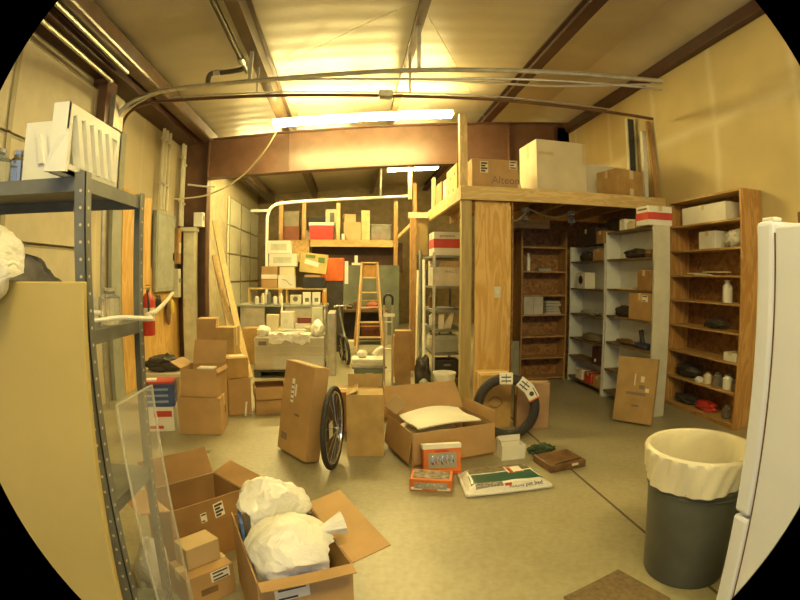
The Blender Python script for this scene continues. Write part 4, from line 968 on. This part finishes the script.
# big open carton with white liner
DC = (.75, .57, .29)
t = tboxc = cbox('cardboard_box', 'big open carton holding white sheets in the middle of the floor', DC, (.765, 4.0, .002), 15, flaps={'b': (40, .28), 'l': (173, .25), 'f': (174, .255), 'r': (2, .10)}, m=CARD)
g = G(); g.box(-.30, .28, .13, .15, .50, .54); t2 = thing('paper_sheet', 'white curled sheet lying in the big open carton', 'sheet', (.765, 4.0, .002), 15)
def sheetf(u, v):
    x = -.30 + .58 * u; y = -.22 + .42 * v
    return (x, y, .288 + .05 * math.sin(u * 2.9) * (.4 + .6 * v) + .02 * math.cos(v * 4) + .03 * v)
g.bm.free()
g = G(); g.grid(sheetf, 24, 18, .012); g.out('top_sheet', WHITE, t2, smooth=True)
g = G(); g.grid(lambda u, v: (-.345 + .50 * u, -.245 + .46 * v, .195 + .06 * math.sin(u * 3.0)), 14, 10, .01); g.out('lower_sheet', KRAFT, t2, smooth=True)
g = G(); g.box(-.07, .07, -.003, .003, -.07, .07); g.out('torn_flap', CARD2, tboxc, loc=(-.345, .16, .415), rot=(R(20), R(40), R(0)))
# orange packages
def pack(label, loc, dims, rot, slits):
    W, D, H = dims
    t = thing('orange_package', label, 'package', loc, rot=rot)
    g = G(); g.box(-W / 2, W / 2, -D / 2, D / 2, 0, H, .004); g.out('carton', ORANGE, t)
    g = G(); g.box(-W / 2 + .035, W / 2 - .035, -D / 2 - .003, -D / 2 - .0002, H * .22, H * .72, .001); wd = g.out('window', GREYP, t)
    g = G()
    for k in range(slits):
        x = -W / 2 + .07 + k * (W - .14) / max(1, slits - 1)
        g.blob((x, -D / 2 - .004, H * .48), (.014, .004, H * .15), k, .2, sub=2)
    g.out('fittings', CHROME, wd, smooth=True)
    return t
t = pack('orange and white package standing behind its twin in front of the big open carton', (.69, 3.50, .004), (.29, .09, .235), (R(-12), 0, R(2)), 5)
g = G(); g.box(-.151, .151, -.046, .046, .20, .236, .002); g.out('white_header', PAPER, t)
g = G(); g.box(-.06, .05, -.0475, -.0452, .175, .19); g.box(-.148, .148, -.0465, -.0452, .012, .022); g.out('print', REDC, t)
t = pack('orange package lying flat on the floor in front of its standing twin', (.575, 3.28, .003), (.30, .19, .09), (0, 0, R(-14)), 4)
g = G(); g.box(-.13, .13, -.07, .07, .0902, .094, .001); g.out('top_window', mat('foggy_window', (.40, .36, .28), .25, var=.3, scale=20), t)
g = G(); g.box(-.14, -.06, -.0965, -.0952, .01, .03); g.box(.05, .14, -.0965, -.0952, .01, .03); g.out('print', PAPER, t)
# bag of pet bedding
t = thing('bedding_bag', 'green, brown and white plastic bag of bedding lying on the floor', 'bag', (1.095, 3.255, .002), 3)
def pil(u, v, k=1.):
    x = -.32 + .64 * u; y = -.185 + .37 * v
    e = (1 - abs(2 * u - 1) ** 3.5) * (1 - abs(2 * v - 1) ** 3.0)
    x *= 1 - .04 * math.sin(v * math.pi); 
    e = min(1., max(0., e) * 2.6)
    return x * (1 - .12 * v), y, e
def topf(u, v):
    x, y, e = pil(u, v); return (x, y, .022 + .052 * max(0, e) ** .7 + .006 * noise.noise((x * 9, y * 9, 3)))
def zone(u0, u1, v0, v1, m, name, lift=0.):
    g = G(); g.grid(lambda u, v: tuple(a + b for a, b in zip(topf(u0 + (u1 - u0) * u, v0 + (v1 - v0) * v), (0, 0, lift))), 20, 14); return g.out(name, m, t, smooth=True)
g = G(); g.grid(lambda u, v: (pil(u, v)[0], pil(u, v)[1], .004 + .0 * u), 16, 10); 
g.grid(topf, 40, 28)
for k in range(40): pass
g.tube([(-.32, -.185, .014), (0, -.185, .014), (.32, -.185, .014)], .012, 6, 3); g.tube([(-.28, .185, .014), (.28, .185, .014)], .012, 6, 1)
g.tube([(-.32, -.185, .014), (-.30, 0, .014), (-.28, .185, .014)], .012, 6, 3); g.tube([(.32, -.185, .014), (.30, 0, .014), (.28, .185, .014)], .012, 6, 3)
g.out('sack', BAG, t, smooth=True)
zone(.05, .95, .15, .56, mat('green_print', (.02, .10, .07), .35), 'green_band', .0015)
zone(.08, .92, .60, .96, mat('straw_print', (.25, .20, .12), .4, var=.3, scale=25), 'straw_picture', .0012)
zone(.58, .80, .48, .78, PAPER, 'white_panel', .003); zone(.60, .66, .46, .76, REDC, 'red_mark', .004); zone(.68, .79, .47, .53, REDC, 'red_mark', .004)
zone(.10, .42, .035, .15, mat('pebble_print', (.40, .36, .30), .5, var=.35, scale=60), 'pebble_picture', .002)
zone(.44, .52, .03, .06, REDC, 'red_mark', .003)
text('Round pet bed', .043, INK, t, (.12, -.1815, .040), rot=(R(57), 0, 0))
# small white open box
t = cbox('cardboard_box', 'small white open box beside the leaning bicycle tyre', (.21, .12, .125), (1.33, 3.745, .002), 4, flaps={'b': (8, .05), 'l': (15, .05)}, m=WHITE)
# bicycle tyres with paper labels
t = thing('tyre', 'black bicycle tyre with white paper labels leaning in front of cartons', 'tyre', (1.42, 4.185, .003), rot=(R(-8), 0, R(-18)))
g = G(); g.torus((0, 0, .312), .264, .047, (0, 1, 0), 60, 12, sq=.8); g.out('tyre', RUBBER, t, smooth=True)
for (a, nm) in ((92, 'a'), (52, 'b'), (30, 'c')):
    M = Matrix.Translation((0, 0, .312)) @ Matrix.Rotation(R(90 - a), 4, 'Y') @ Matrix.Translation((0, 0, .264))
    g = G(); g.box(-.062, .062, -.041, .041, -.052, .053, .006, M=M); lb = g.out('paper_label', PAPER, t)
    g = G()
    if nm != 'c':
        for z in (-.02, .015): g.box(-.045, .045, -.0425, -.0412, z - .006, z + .006, M=M)
        g.box(-.003, .003, -.0425, -.0412, -.04, .045, M=M)
    else: g.cyl(M @ Vector((.0, -.0412, 0)), M @ Vector((0, -.0425, 0)), .022, 16); g.box(-.045, .045, -.0425, -.0412, .032, .040, M=M)
    g.out('print', INK, lb)
    if nm == 'c':
        g = G(); g.box(.048, .062, -.0427, -.0412, -.052, .053, M=M); g.out('orange_edge', ORANGE, lb)
t = cbox('cardboard_box', 'brown carton standing behind the bicycle tyre, left of its neighbour', (.31, .28, .55), (1.435, 4.68, .002), 0, m=mat('cardboard_warm', (.52, .33, .11), .75))
g = G(); g.tube([(-.09, -.1415, .27), (-.02, -.1415, .33), (.06, -.1415, .27), (.0, -.1415, .22), (-.07, -.1415, .24)], .004, 5, 5); g.out('logo_swirl', BROWNJ, t)
t = cbox('cardboard_box', 'pinkish brown carton standing behind the bicycle tyre, right of its neighbour', (.33, .16, .47), (1.80, 4.52, .002), -8, m=mat('cardboard_rose', (.40, .25, .14), .75))
# flat brown case with netting
t = thing('flat_case', 'flat brown case on the floor with dark green netting at one corner', 'case', (1.665, 3.50, .002), 9)
g = G(); g.box(-.17, .17, -.14, .14, 0, .065, .012); g.out('case', mat('brown_case', (.19, .10, .04), .5, var=.25, scale=12), t)
g = G(); g.box(.03, .09, -.1425, -.1395, .03, .05, .001); g.out('clasp', KRAFT, t)
g = G(); g.tube([(-.13, -.141, .07), (0, -.12, .072), (.14, -.10, .07)], .005, 6, 4); g.out('strap', DARKJ, t)
g = G(); g.blob((1.60, 3.74, .055), (.115, .05, .05), 81, .35, 3., flat=.003); tag(g.out('netting', GREENN, smooth=True), 'dark green netting heaped behind the flat brown case', 'netting')

# ------------------------------------------------------------------ pallet box of white odds and ends
t = thing('pallet_box', 'large wrapped pale pallet box heaped with white odds and ends', 'pallet box', (-.91, 7.55, .004), 2)
g = G()
for x in (-.48, -.0, .48): g.box(x - .05, x + .05, -.40, .40, .0, .09)
for k in range(6): g.box(-.54, .54, -.40 + k * .142, -.31 + k * .142, .09, .11)
g.out('pallet', DARKST, t)
g = G(); g.box(-.52, .52, -.38, .38, .112, .60, .012)
g.out('carton', mat('wrapped_board', (.56, .52, .40), .35, var=.1, scale=3, bump=.3, bscale=12), t)
g = G()
for z in (.22, .36, .47): g.tube([(-.522, -.382, z), (0, -.386, z + .01), (.522, -.382, z - .006)], .004, 5, 4)
g.box(-.25, .50, -.390, -.381, .13, .31); g.out('film_wrap', CLEARB, t)
g = G(); g.box(-.46, -.34, -.3835, -.381, .48, .54); g.out('print', GREYINK, t)
PZ = .606
def junk(label, kind, c, rad, m, seed, amp=.25):
    g = G(); g.blob(c, rad, seed, amp, 2.0, flat=PZ, sub=3); return tag(g.out(kind, m, smooth=True), label, kind.split('_')[-1])
def pbox(label, x, y, z, w_, d_, h_, rz, m, name='white_carton'):
    return cbox(name, label, (w_, d_, h_), (x, y, z), rz, m=m, tape=False, cat='carton')
junk('white plastic bag at the left corner of the heap on the pallet box', 'plastic_bag', (-1.31, 7.34, .68), (.10, .10, .08), BAG, 91)
junk('big white plastic bag spilling over the right of the heap on the pallet box', 'plastic_bag', (-.49, 7.42, .70), (.095, .2, .13), BAG, 92)
pbox('pale carton with a round mark standing on the left of the pallet heap', -1.21, 7.66, PZ, .19, .16, .30, 0, KRAFT)
t = pbox('white carton standing left of the middle of the pallet heap', -.98, 7.74, PZ, .20, .18, .34, -4, WHITE)
g = G(); g.cyl((-.02, -.0905, .19), (-.02, -.092, .19), .035, 14); g.out('print', CREAM, t)
bottle('bottle', 'small white bottle standing behind the white cartons on the pallet heap', 'bottle', (-1.095, 7.86, PZ), .026, .46, WPLAST)
g = G(); g.blob((-1.08, 7.575, .66), (.05, .010, .05), 93, .3, 2, sub=3, flat=PZ + .001); tag(g.out('yellow_rag', YELLOW, smooth=True), 'yellow cloth on the white heap on the pallet box', 'cloth')
for i, (x, y, z, L_, a, tl) in enumerate(((-.93, 7.49, .645, .5, -24, 0), (-.86, 7.23, .70, .42, -8, 0), (-.86, 7.50, .668, .32, 22, 0))):
    g = G(); g.box(-L_ / 2, L_ / 2, -.03, .03, 0, .02, .002); tag(g.out('slat', WPLAST, loc=(x, y, z), rot=(0, R(tl), R(a))), ('long white slat lying across the front of the pallet heap', 'shorter white slat at the very front of the pallet heap', 'white slat lying crosswise in the middle of the pallet heap')[i], 'slat')
pbox('dark red carton in the middle of the pallet heap', -.72, 7.72, PZ + .16, .22, .14, .09, 5, mat('maroon_print', (.18, .03, .02), .5))
pbox('white carton under the dark red one on the pallet heap', -.735, 7.72, PZ, .24, .17, .155, 0, WHITE)
pbox('yellowish small carton at the front right of the pallet heap', -.655, 7.49, PZ, .08, .08, .12, 20, mat('yellowish_card', (.66, .58, .28), .6))
pbox('tall pale panel-like carton at the back right of the pallet heap', -.52, 7.86, PZ, .17, .06, .40, 0, mat('pale_green_panel', (.66, .68, .52), .5))
def drape(u, v):
    x = -1.195 + .61 * u
    hang = .13 + .07 * noise.noise((x * 5, 1, 4))
    if v < .4:
        y = 7.135 - .022 * abs(noise.noise((x * 11, v * 5, 7))) - .012 + .025 * u; z = PZ + .03 - hang * (1 - v / .4)
    else:
        y = 7.125 + .025 * u + .21 * (v - .4) / .6; z = PZ + .03
    z += .05 * abs(noise.noise((x * 7, v * 4, 2))) + .015 * noise.noise((x * 17, v * 9, 5)) + .012
    return (x, y, z)
g = G(); g.grid(drape, 40, 18, .004); tag(g.out('plastic_sheet', BAG, smooth=True), 'crumpled white plastic sheet over the front edge of the pallet box', 'plastic sheet')
# ------------------------------------------------------------------ steel table with cartons behind the pallet box
TZ = .995
t = thing('work_table', 'pale grey work table with stacked cartons behind the pallet box', 'table', (-1.10, 8.95, 0))
g = G(); g.box(-.92, .70, -.32, .36, TZ - .035, TZ, .004); g.out('tabletop', GREYP, t)
for x in (-.88, .66):
    for y in (-.28, .32):
        g = G(); g.box(x - .02, x + .02, y - .02, y + .02, .002, TZ - .035); g.out('leg', STEEL, t)
for (xa, xb, lab) in ((-.92, -.42, 'a'), (-.05, .58, 'b')):
    g = G(); g.box(xa, xb, -.30, -.28, .42, TZ - .036); g.out('modesty_panel', mat('grey_beige_panel', (.46, .44, .34), .5) if lab == 'a' else bpy.data.materials['grey_beige_panel'], t)
g = G(); g.box(-.88, .66, .30, .32, .3, TZ - .036); g.out('back_panel', GREYP, t)
g = G(); g.box(-.80, .66, .12, .36, TZ + .26, TZ + .285, .002)
for x in (-.79, -.08, .65): g.box(x - .012, x + .012, .13, .35, TZ + .001, TZ + .26)
g.out('riser_shelf', PINE, t)
def tb(x): return x
RS = TZ + .287
lst = [(-1.68, 'first'), (-1.57, 'second'), (-1.46, 'third'), (-1.35, 'fourth'), (-1.24, 'fifth')]
for i, (x, o_) in enumerate(lst):
    bottle('jar', f'{o_} small jar from the left in the row on the work table', 'jar', (x, 8.78 + .02 * (i % 2), TZ + .001), .042, .17 + .03 * (i % 3), (WPLAST, KRAFT, DULL, WPLAST, CREAM)[i], (DARKST, WPLAST, DULL)[i % 3])
t = thing('grey_meter', 'grey instrument with a dark window in the middle of the work table', 'instrument', (-.97, 8.80, TZ + .001))
g = G(); g.box(-.10, .10, -.08, .08, 0, .17, .01); g.out('case', CREAM, t); g = G(); g.cyl((0, -.08, .10), (0, -.086, .10), .045, 16); g.out('dial', GREENG, t)
for i, (x, m, lab) in enumerate(((-.77, WPLAST, 'white carton with dark side print at the right of the work table'), (-.60, WHITE, 'square white carton at the right end of the work table'))):
    t = pbox(lab, x, 8.80, TZ + .001, .14, .14, .22, 0, m)
    g = G(); g.box(-.03, .04, -.0715, -.0702, .05, .12); g.out('print', GREENG, t)
bottle('bottle', 'orange and yellow bottle at the right edge of the work table', 'bottle', (-.455, 8.78, TZ + .001), .045, .26, mat('amber_plastic', (.6, .3, .06), .4), WPLAST)
cbox('carton', 'brown carton with a white band at the left of the work table stack', (.30, .22, .40), (-1.50, 9.18, RS), 0, m=CARD)
t = [o for o in COL.objects if o.get('label') == 'brown carton with a white band at the left of the work table stack'][0]
g = G(); g.box(-.1515, .1515, -.1115, .1115, .17, .25); g.out('white_band', PAPER, t); g = G(); g.box(-.152, .152, -.112, .112, .155, .17); g.out('red_line', REDC, t)
t = cbox('carton', 'white carton with a curved dark logo on the work table', (.31, .22, .24), (-1.18, 9.18, RS), 0, m=WHITE, tape=False)
g = G(); g.tube([(-.08, -.1115, .16), (.0, -.1115, .14), (.06, -.1115, .07), (.11, -.1115, .06)], .005, 5, 4); g.out('logo', GREYINK, t)
t = cbox('carton', 'wide white carton in the middle of the white stack on the work table', (.52, .24, .235), (-1.25, 9.20, RS + .402), 0, m=WHITE, tape=False)
g = G(); g.box(-.18, .16, -.1215, -.1202, .06, .17); g.out('print', mat('faint_green_print', (.60, .62, .48), .6), t)
cbox('carton', 'white filler carton under the wide white carton on the work table', (.28, .2, .155), (-1.17, 9.19, RS + .243), 0, m=KRAFT, tape=False)
t = cbox('carton', 'topmost white carton of the stack on the work table', (.44, .24, .24), (-1.33, 9.20, RS + .64), 0, m=WHITE, tape=False)
g = G(); g.box(-.15, .15, -.1215, -.1202, .06, .18); g.out('print', bpy.data.materials['faint_green_print'], t)
cbox('carton', 'black case under the tilted yellowish carton on the work table', (.42, .22, .20), (-.67, 9.17, RS), 0, m=BLACK, tape=False)
t = cbox('carton', 'tilted yellowish carton with a white and green label on the work table stack', (.50, .22, .36), (-.69, 9.16, RS + .282), 0, m=mat('cardboard_straw', (.66, .52, .20), .7), rot=(0, R(6), 0), tape=False)
g = G(); g.box(-.17, .10, -.1125, -.1105, .13, .22, M=Matrix.Translation((0, 0, .17)) @ Matrix.Rotation(R(10), 4, 'Y') @ Matrix.Translation((0, 0, -.17))); g.out('shipping_label', PAPER, t); g = G(); g.box(-.16, .02, -.1125, -.1105, .27, .33); g.box(.08, .20, -.1125, -.1105, .20, .30); g.out('print', mat('green_label', (.16, .26, .06), .6), t)
for x in (-.21, .21):
    pass
cbox('carton', 'brown filler carton between the black case and the tilted carton', (.30, .18, .045), (-.69, 9.17, RS + .202), 0, m=CARD, tape=False)
# ------------------------------------------------------------------ back bay
# storage platform at the back
PLX0, PLX1, PLY = -1.85, 1.25, 12.6
BMX = -1.03
pl = bpy.data.objects.new('back_platform', None); COL.objects.link(pl); struct(pl)
g = G(); g.box(BMX, PLX1, PLY, PLY + .04, 2.26, 2.44); g.out('front_beam', PINEX, pl)
g = G(); g.box(PLX0, PLX1, PLY + .04, 14.6, 2.40, 2.438); g.out('deck', OSB, pl)
for x in (PLX0 + .02, PLX1 - .12, 1.62):
    g = G(); g.box(x, x + .10, PLY - .10, PLY - .002, .002, 3.45 if x < 1.5 else 3.95); g.out('post', PINEB, pl)
g = G(); g.box(-.36, -.26, PLY + .05, PLY + .15, 2.44, 3.4); g.out('post', PINE, pl)
g = G(); g.box(-1.25, -1.15, PLY + .05, PLY + .15, 2.44, 3.4); 
g.out('post', PINEB, pl)
g = G(); g.cyl((1.22, PLY - .05, 2.5), (1.68, PLY - .05, 2.95), .045, 6); g.out('brace', PINE, pl)
BZ = 2.441
t = thing('cooler', 'red picnic cooler with a white lid on the back storage platform', 'cooler', (-.75, 13.0, BZ))
g = G(); g.poly([(-.29, -.19, 0), (.29, -.19, 0), (.32, -.21, .38), (-.32, -.21, .38)], (0, .4, 0)); g.out('body', RED, t)
g = G(); g.box(-.335, .335, -.225, .21, .382, .47, .015); g.out('lid', WPLAST, t)
g = G(); g.tube([(-.33, 0, .30), (-.36, -.1, .25), (-.36, .1, .25), (-.33, .0, .30)], .012, 6, 3); g.out('handle', WPLAST, t)
def back(label, x, y, w_, d_, h_, m, z=BZ, rz=0, name='carton'): return cbox(name, label, (w_, d_, h_), (x, y, z), rz, m=m, tape=False)
back('dull red carton at the left on the back storage platform', -1.55, 13.0, .44, .4, .36, mat('dull_red_box', (.20, .06, .03), .7))
back('grey carton stacked on the dull red one on the back platform', -1.55, 13.0, .4, .36, .40, mat('grey_box', (.22, .19, .13), .7), BZ + .362)
back('white carton at the left of the red cooler on the back platform', -1.18 + .06, 13.42, .2, .3, .30, KRAFT)
back('dark carton behind the red cooler on the back platform', -.95, 13.9, .5, .5, .72, DARKJ)
t = back('white poster-marked carton behind the red cooler lid on the back platform', -.50, 13.55, .36, .3, .90, KRAFT); g = G(); g.box(-.06, .06, -.153, -.151, .5, .8); g.out('print', GREENG, t)
back('tan carton right of the red cooler on the back platform', .06, 13.0, .46, .4, .48, CARD2)
back('crumpled carton on top of the tan carton on the back platform', -.03, 13.0, .3, .3, .22, CARD2, BZ + .482, 12)
t = back('tall yellowish tube carton beside the tan one on the back platform', .41, 12.95, .22, .22, .80, mat('tube_card', (.70, .60, .30), .6))
t = thing('clear_tote', 'clear storage tote with red things on the back platform', 'tote', (.82, 12.98, BZ))
g = G(); g.box(-.26, .26, -.19, .19, .0, .40, .012); g.out('tub', mat('smoky_plastic', (.40, .38, .33), .25, alpha=.65), t)
g = G(); g.box(-.275, .275, -.205, .205, .402, .43, .008); g.out('lid', GREYP, t)
g = G(); g.box(-.22, .1, -.14, .14, .02, .16); g.out('contents', REDC, t)
back('white cup-sized carton at the edge of the back platform', -.18, 12.72, .08, .08, .16, WPLAST)
g = G(); g.box(-1.85, -1.05, 12.57, 12.598, 1.86, 2.43); tag(g.out('plywood_board', OSBL), 'brown plywood board fixed under the back platform', 'board')
# orange crate on the work table edge, white frame beside it
t = thing('orange_crate', 'bright orange plastic crate behind the tilted yellowish carton', 'crate', (-.33, 9.78, .002))
g = G(); g.box(-.22, .22, -.16, .16, 1.40, 1.86, .02); g.out('crate', mat('orange_plastic', (.75, .16, .02), .4), t)
g = G(); g.box(-.20, .20, -.14, .14, 0, 1.398, .01); g.out('stand', DARKJ, t)
g = G(); g.box(.23, .30, -.10, -.06, 1.35, 1.80); g.out('white_hook', PAPER, t)
# grey-green lower wall and dark recess behind the ladder
g = G(); g.box(-.60, 1.25, 12.3, 12.34, .002, 1.78); tag(g.out('steel_sheet', GREENG), 'grey-green steel panel across the back under the platform', 'panel')
g = G(); g.box(.12, .20, 12.28, 12.30, 1.84, 2.02); g.box(.05, .27, 12.30, 12.36, 1.782, 1.84); tag(g.out('white_lamp', PAPER), 'small white lamp on the grey-green panel top', 'lamp')
g = G(); g.box(-1.0, 1.4, 12.9, 12.94, 1.60, 2.39); tag(g.out('dark_recess_sheet', mat('recess_dark_brown', (.06, .025, .014), .6)), 'dark sheet added to darken the recess under the back storage platform', 'board')  # sheet added to make the space under the platform dark
# workbench
t = thing('workbench', 'dark workbench with a lower frame behind the stepladder', 'workbench', (.22, 10.9, 0))
g = G(); g.box(-.55, .62, -.30, .30, .72, .78, .004); g.out('benchtop', BROWNJ, t)
for x in (-.52, .58):
    for y in (-.27, .27):
        g = G(); g.box(x - .025, x + .025, y - .025, y + .025, .002, .72); g.out('leg', STEEL if y < 0 else DULL, t)
g = G(); g.box(-.50, .56, .24, .26, .1, .70); g.out('back_panel', DARKJ, t)
g = G(); g.box(-.5, .56, -.26, .24, .10, .13); g.out('lower_shelf', DARKJ, t)
cbox('carton', 'dark reddish carton under the workbench', (.4, .3, .36), (.46, 10.85, .132), 0, m=mat('dark_maroon', (.16, .05, .03), .7), tape=False)
cbox('carton', 'low white carton on the floor left of the stepladder', (.42, .3, .16), (-.12, 10.15, .002), 0, m=KRAFT, tape=False)
for i, (x, h, m, lab) in enumerate(((-.2, .22, KRAFT, 'pale can at the left end of the workbench'), (.0, .12, DARKJ, 'dark tin on the workbench'), (.15, .2, BROWNJ, 'brown tin on the workbench behind the stepladder'))):
    bottle('can', lab, 'can', (x, 10.8, .781), .07, h, m, DULL)
g = G(); g.blob((.52, 10.75, .86), (.16, .1, .07), 95, .3, 2, flat=.782, sub=3); tag(g.out('red_rag', mat('faded_red', (.50, .13, .09), .7), smooth=True), 'faded red cloth on the workbench behind the stepladder', 'cloth')
# wooden stepladder
t = thing('stepladder', 'wooden A-frame stepladder standing open in the back bay', 'ladder', (.40, 9.55, .002))
LH = 1.76
def rail(x0, y0, z0, x1, y1, z1, w_, m, nm):
    p, q = Vector((x0, y0, z0)), Vector((x1, y1, z1)); d = q - p
    g = G(); g.box(-w_ / 2, w_ / 2, -.04, .04, 0, d.length, .002, M=Matrix.Translation(p) @ d.to_track_quat('Z', 'Y').to_matrix().to_4x4()); return g.out(nm, m, t)
rail(-.26, 0, .03, -.145, .30, LH, .034, LADDERW, 'side_rail'); rail(.26, 0, .03, .145, .30, LH, .034, LADDERW, 'side_rail')
rail(-.30, .78, .03, -.15, .40, LH - .06, .026, PINEB, 'rear_leg'); rail(.30, .78, .03, .15, .40, LH - .06, .026, PINEB, 'rear_leg')
for k in range(1, 6):
    z = k * .295; f = z / LH; y = .30 * f; hw = .26 - .115 * f - .018
    g = G(); g.box(-hw, hw, y - .055, y + .04, z - .012, z + .012, .002); g.out('step', LADDERW, t)
g = G(); g.box(-.175, .175, .22, .44, LH + .002, LH + .027, .003); g.out('top_cap', LADDERW, t)
g = G(); g.box(-.12, .12, .275, .285, LH - .28, LH - .02); g.out('top_board', mat('orange_ply', (.50, .26, .06), .6), t)
for z in (.45, 1.0):
    f = z / LH; g = G(); g.box(-.28 + .13 * f, .28 - .13 * f, .78 - .38 * f - .01, .78 - .38 * f + .01, z - .012, z + .012); g.out('rear_brace', PINEB, t)
# grey-green bin with paper on top
t = thing('storage_tote', 'grey-green plastic tote with papers heaped on its lid near the stepladder', 'tote', (.26, 6.62, .002))
g = G(); g.poly([(-.18, -.14, 0), (.18, -.14, 0), (.21, -.17, .27), (-.21, -.17, .27)], (0, .30, 0)); g.out('tub', mat('tote_green', (.20, .23, .18), .5), t)
g = G(); g.box(-.235, .235, -.19, .18, .272, .30, .008); g.out('lid', DULL, t)
g = G(); g.box(-.05, .05, -.165, -.155, .15, .21); g.out('label_plate', KRAFT, t)
for i, (z, a, m) in enumerate(((.304, 3, KRAFT), (.352, -4, WHITE))):
    g = G(); g.box(-.22, .21, -.15, .14, 0, .045, .006); tag(g.out('paper_stack', m, loc=(.25, 6.62, z), rot=(0, 0, R(a))), ('pale folded paper stack lying on the grey-green tote', 'white paper stack on top of the pale one on the grey-green tote')[i], 'papers')
g = G(); g.blob((.17, 6.62, .45), (.07, .06, .05), 96, .25, 2, flat=.401, sub=3); g.blob((.39, 6.62, .49), (.09, .05, .04), 97, .25, 2, sub=3, M=Matrix.Rotation(R(-35), 4, 'Y')); tag(g.out('paper_wad', PAPER, smooth=True), 'crumpled white paper on the papers on the grey-green tote', 'paper')
# brown rags / pan in front of the tote
t = thing('brass_pan', 'dull brass pan on the floor in front of the grey-green tote', 'pan', (.36, 5.55, .002))
g = G(); g.lathe([(0, 0), (.10, 0), (.14, .10), (.146, .10), (.105, -.0), ], 24); g.out('pan', mat('dull_brass', (.45, .35, .18), .4, metal=.5), t, smooth=True)
t = cbox('cardboard_box', 'low brown carton behind the upright open carton', (.45, .3, .40), (.05, 4.75, .002), 0, m=CARD3)
cbox('cardboard_box', 'small kraft carton between the low brown carton and the tote', (.22, .2, .26), (.36, 5.12, .002), 10, m=CARD)
# poles: a hand-truck-like pair of pale tubes
t = thing('hand_truck', 'upright hand truck of thin pale tubes in front of the stepladder', 'hand truck', (.47, 5.9, .002))
for x in (-.05, .05):
    g = G(); g.tube([(x, 0, .10), (x, .01, .9), (x, .02, 1.16)], .013, 8, 3); g.out('tube', mat('pale_pink_steel', (.55, .45, .36), .35, metal=.4) if x < 0 else bpy.data.materials['pale_pink_steel'], t, smooth=True)
g = G(); g.tube([(-.05, .02, 1.16), (-.05, .02, 1.25), (-.0, .02, 1.29), (.05, .02, 1.25), (.05, .02, 1.16)], .014, 8, 4); g.out('grip', BLACK, t, smooth=True)
for z in (.35, .62, .95):
    g = G(); g.cyl((-.05, .006, z), (.05, .006, z), .009, 8); g.out('cross_bar', STEEL, t, smooth=True)
g = G(); g.box(-.06, .075, -.04, .0, 1.02, 1.055); g.out('tie', PAPER, t)
for x in (-.09, .09):
    g = G(); g.torus((x, .06, .095), .07, .025, (1, 0, 0), 24, 8); g.cyl((x - .02, .06, .095), (x + .02, .06, .095), .05, 14); g.out('wheel', RUBBER, t, smooth=True)
g = G(); g.cyl((-.11, .06, .095), (.11, .06, .095), .01, 8); g.out('axle', STEEL, t)
g = G(); g.box(-.12, .12, -.18, .03, .006, .014); g.box(-.06, .06, .0, .012, .014, .14); g.out('toe_plate', DULL, t)
# folded tall carton, dark pile
cbox('cardboard_box', 'tall slim brown carton standing right of the hand truck', (.21, .18, .80), (.70, 6.35, .002), -6, m=mat('cardboard_umber', (.38, .23, .09), .75))
cbox('cardboard_box', 'dark carton behind the tall slim carton beside the steel rack', (.24, .3, .62), (.78, 7.3, .002), 0, m=CARD3)
g = G(); g.blob((.94, 6.20, .20), (.10, .14, .26), 98, .3, 2., flat=.003); tag(g.out('dark_sack', DARKJ, smooth=True), 'dark lumpy sack between the tall slim carton and the cream bucket', 'sack')
g = G(); g.blob((.90, 5.75, .10), (.13, .1, .14), 99, .3, 2., flat=.003); tag(g.out('grey_sack', mat('grey_sack_cloth', (.36, .33, .22), .8), smooth=True), 'small grey sack in front of the dark lumpy sack', 'sack')
cbox('cardboard_box', 'golden brown carton under the end of the work table by the leaning planks', (.34, .28, .62), (-1.66, 8.36, .002), 0, m=bpy.data.materials['cardboard_golden'])
for i, (x, y, x2, y2, h, m, lab) in enumerate(((1.02, 6.55, 1.07, 7.0, 1.75, WPLAST, 'white plastic pipe leaning on the side of the steel rack'), (1.0, 6.8, 1.06, 7.3, 1.9, DULL, 'grey metal pipe leaning on the side of the steel rack'), (.97, 7.0, 1.06, 7.5, 1.6, KRAFT, 'pale cardboard tube leaning on the side of the steel rack'))):
    g = G(); g.cyl((x, y, .02), (x2, y2, h), .022, 10); tag(g.out('pipe', m, smooth=True), lab, 'pipe')
# bicycle-like dark machine beside the pallet
t = thing('hand_cart', 'dark hand cart with spoked wheels beside the pallet box', 'cart', (-.10, 8.3, .002), 12)
for y in (-.2, .22):
    g = G(); g.torus((0, y, .26), .22, .025, (1, 0, .1), 32, 8); g.out('wheel', RUBBER, t, smooth=True)
    g = G(); [g.cyl((0, y, .26), (0, y + .21 * math.cos(a), .26 + .21 * math.sin(a)), .006, 5) for a in [k * math.pi / 4 for k in range(8)]]; g.out('spokes', STEEL, t)
g = G(); g.tube([(0, -.2, .26), (0, .0, .55), (0, .22, .26)], .018, 8, 2); g.tube([(0, 0, .55), (-.08, -.05, .9), (-.1, -.15, 1.0)], .015, 8, 3); g.out('frame', GREYP, t, smooth=True)
g = G(); g.tube([(-.2, -.15, 1.0), (0, -.18, 1.02), (.1, -.15, 1.0)], .014, 8, 3); g.out('handlebar', CHROME, t, smooth=True)
# grey side cabinet right of pallet
g = G(); g.box(-.33, -.22, 7.30, 8.0, .002, .95, .006); tag(g.out('steel_sheet', STEEL), 'bare steel panel standing against the right side of the pallet box', 'panel')

# a thing that is one mesh needs no empty of its own
for r in [o for o in COL.objects if o.type == 'EMPTY' and o.parent is None and len(o.children) == 1 and not o.children[0].children and o.get('category')]:
    c = r.children[0]; M = r.matrix_basis @ c.matrix_basis; nm = r.name
    for k in ('label', 'category', 'group'):
        if r.get(k): c[k] = r[k]
    c.parent = None; c.matrix_basis = M; bpy.data.objects.remove(r); c.name = nm
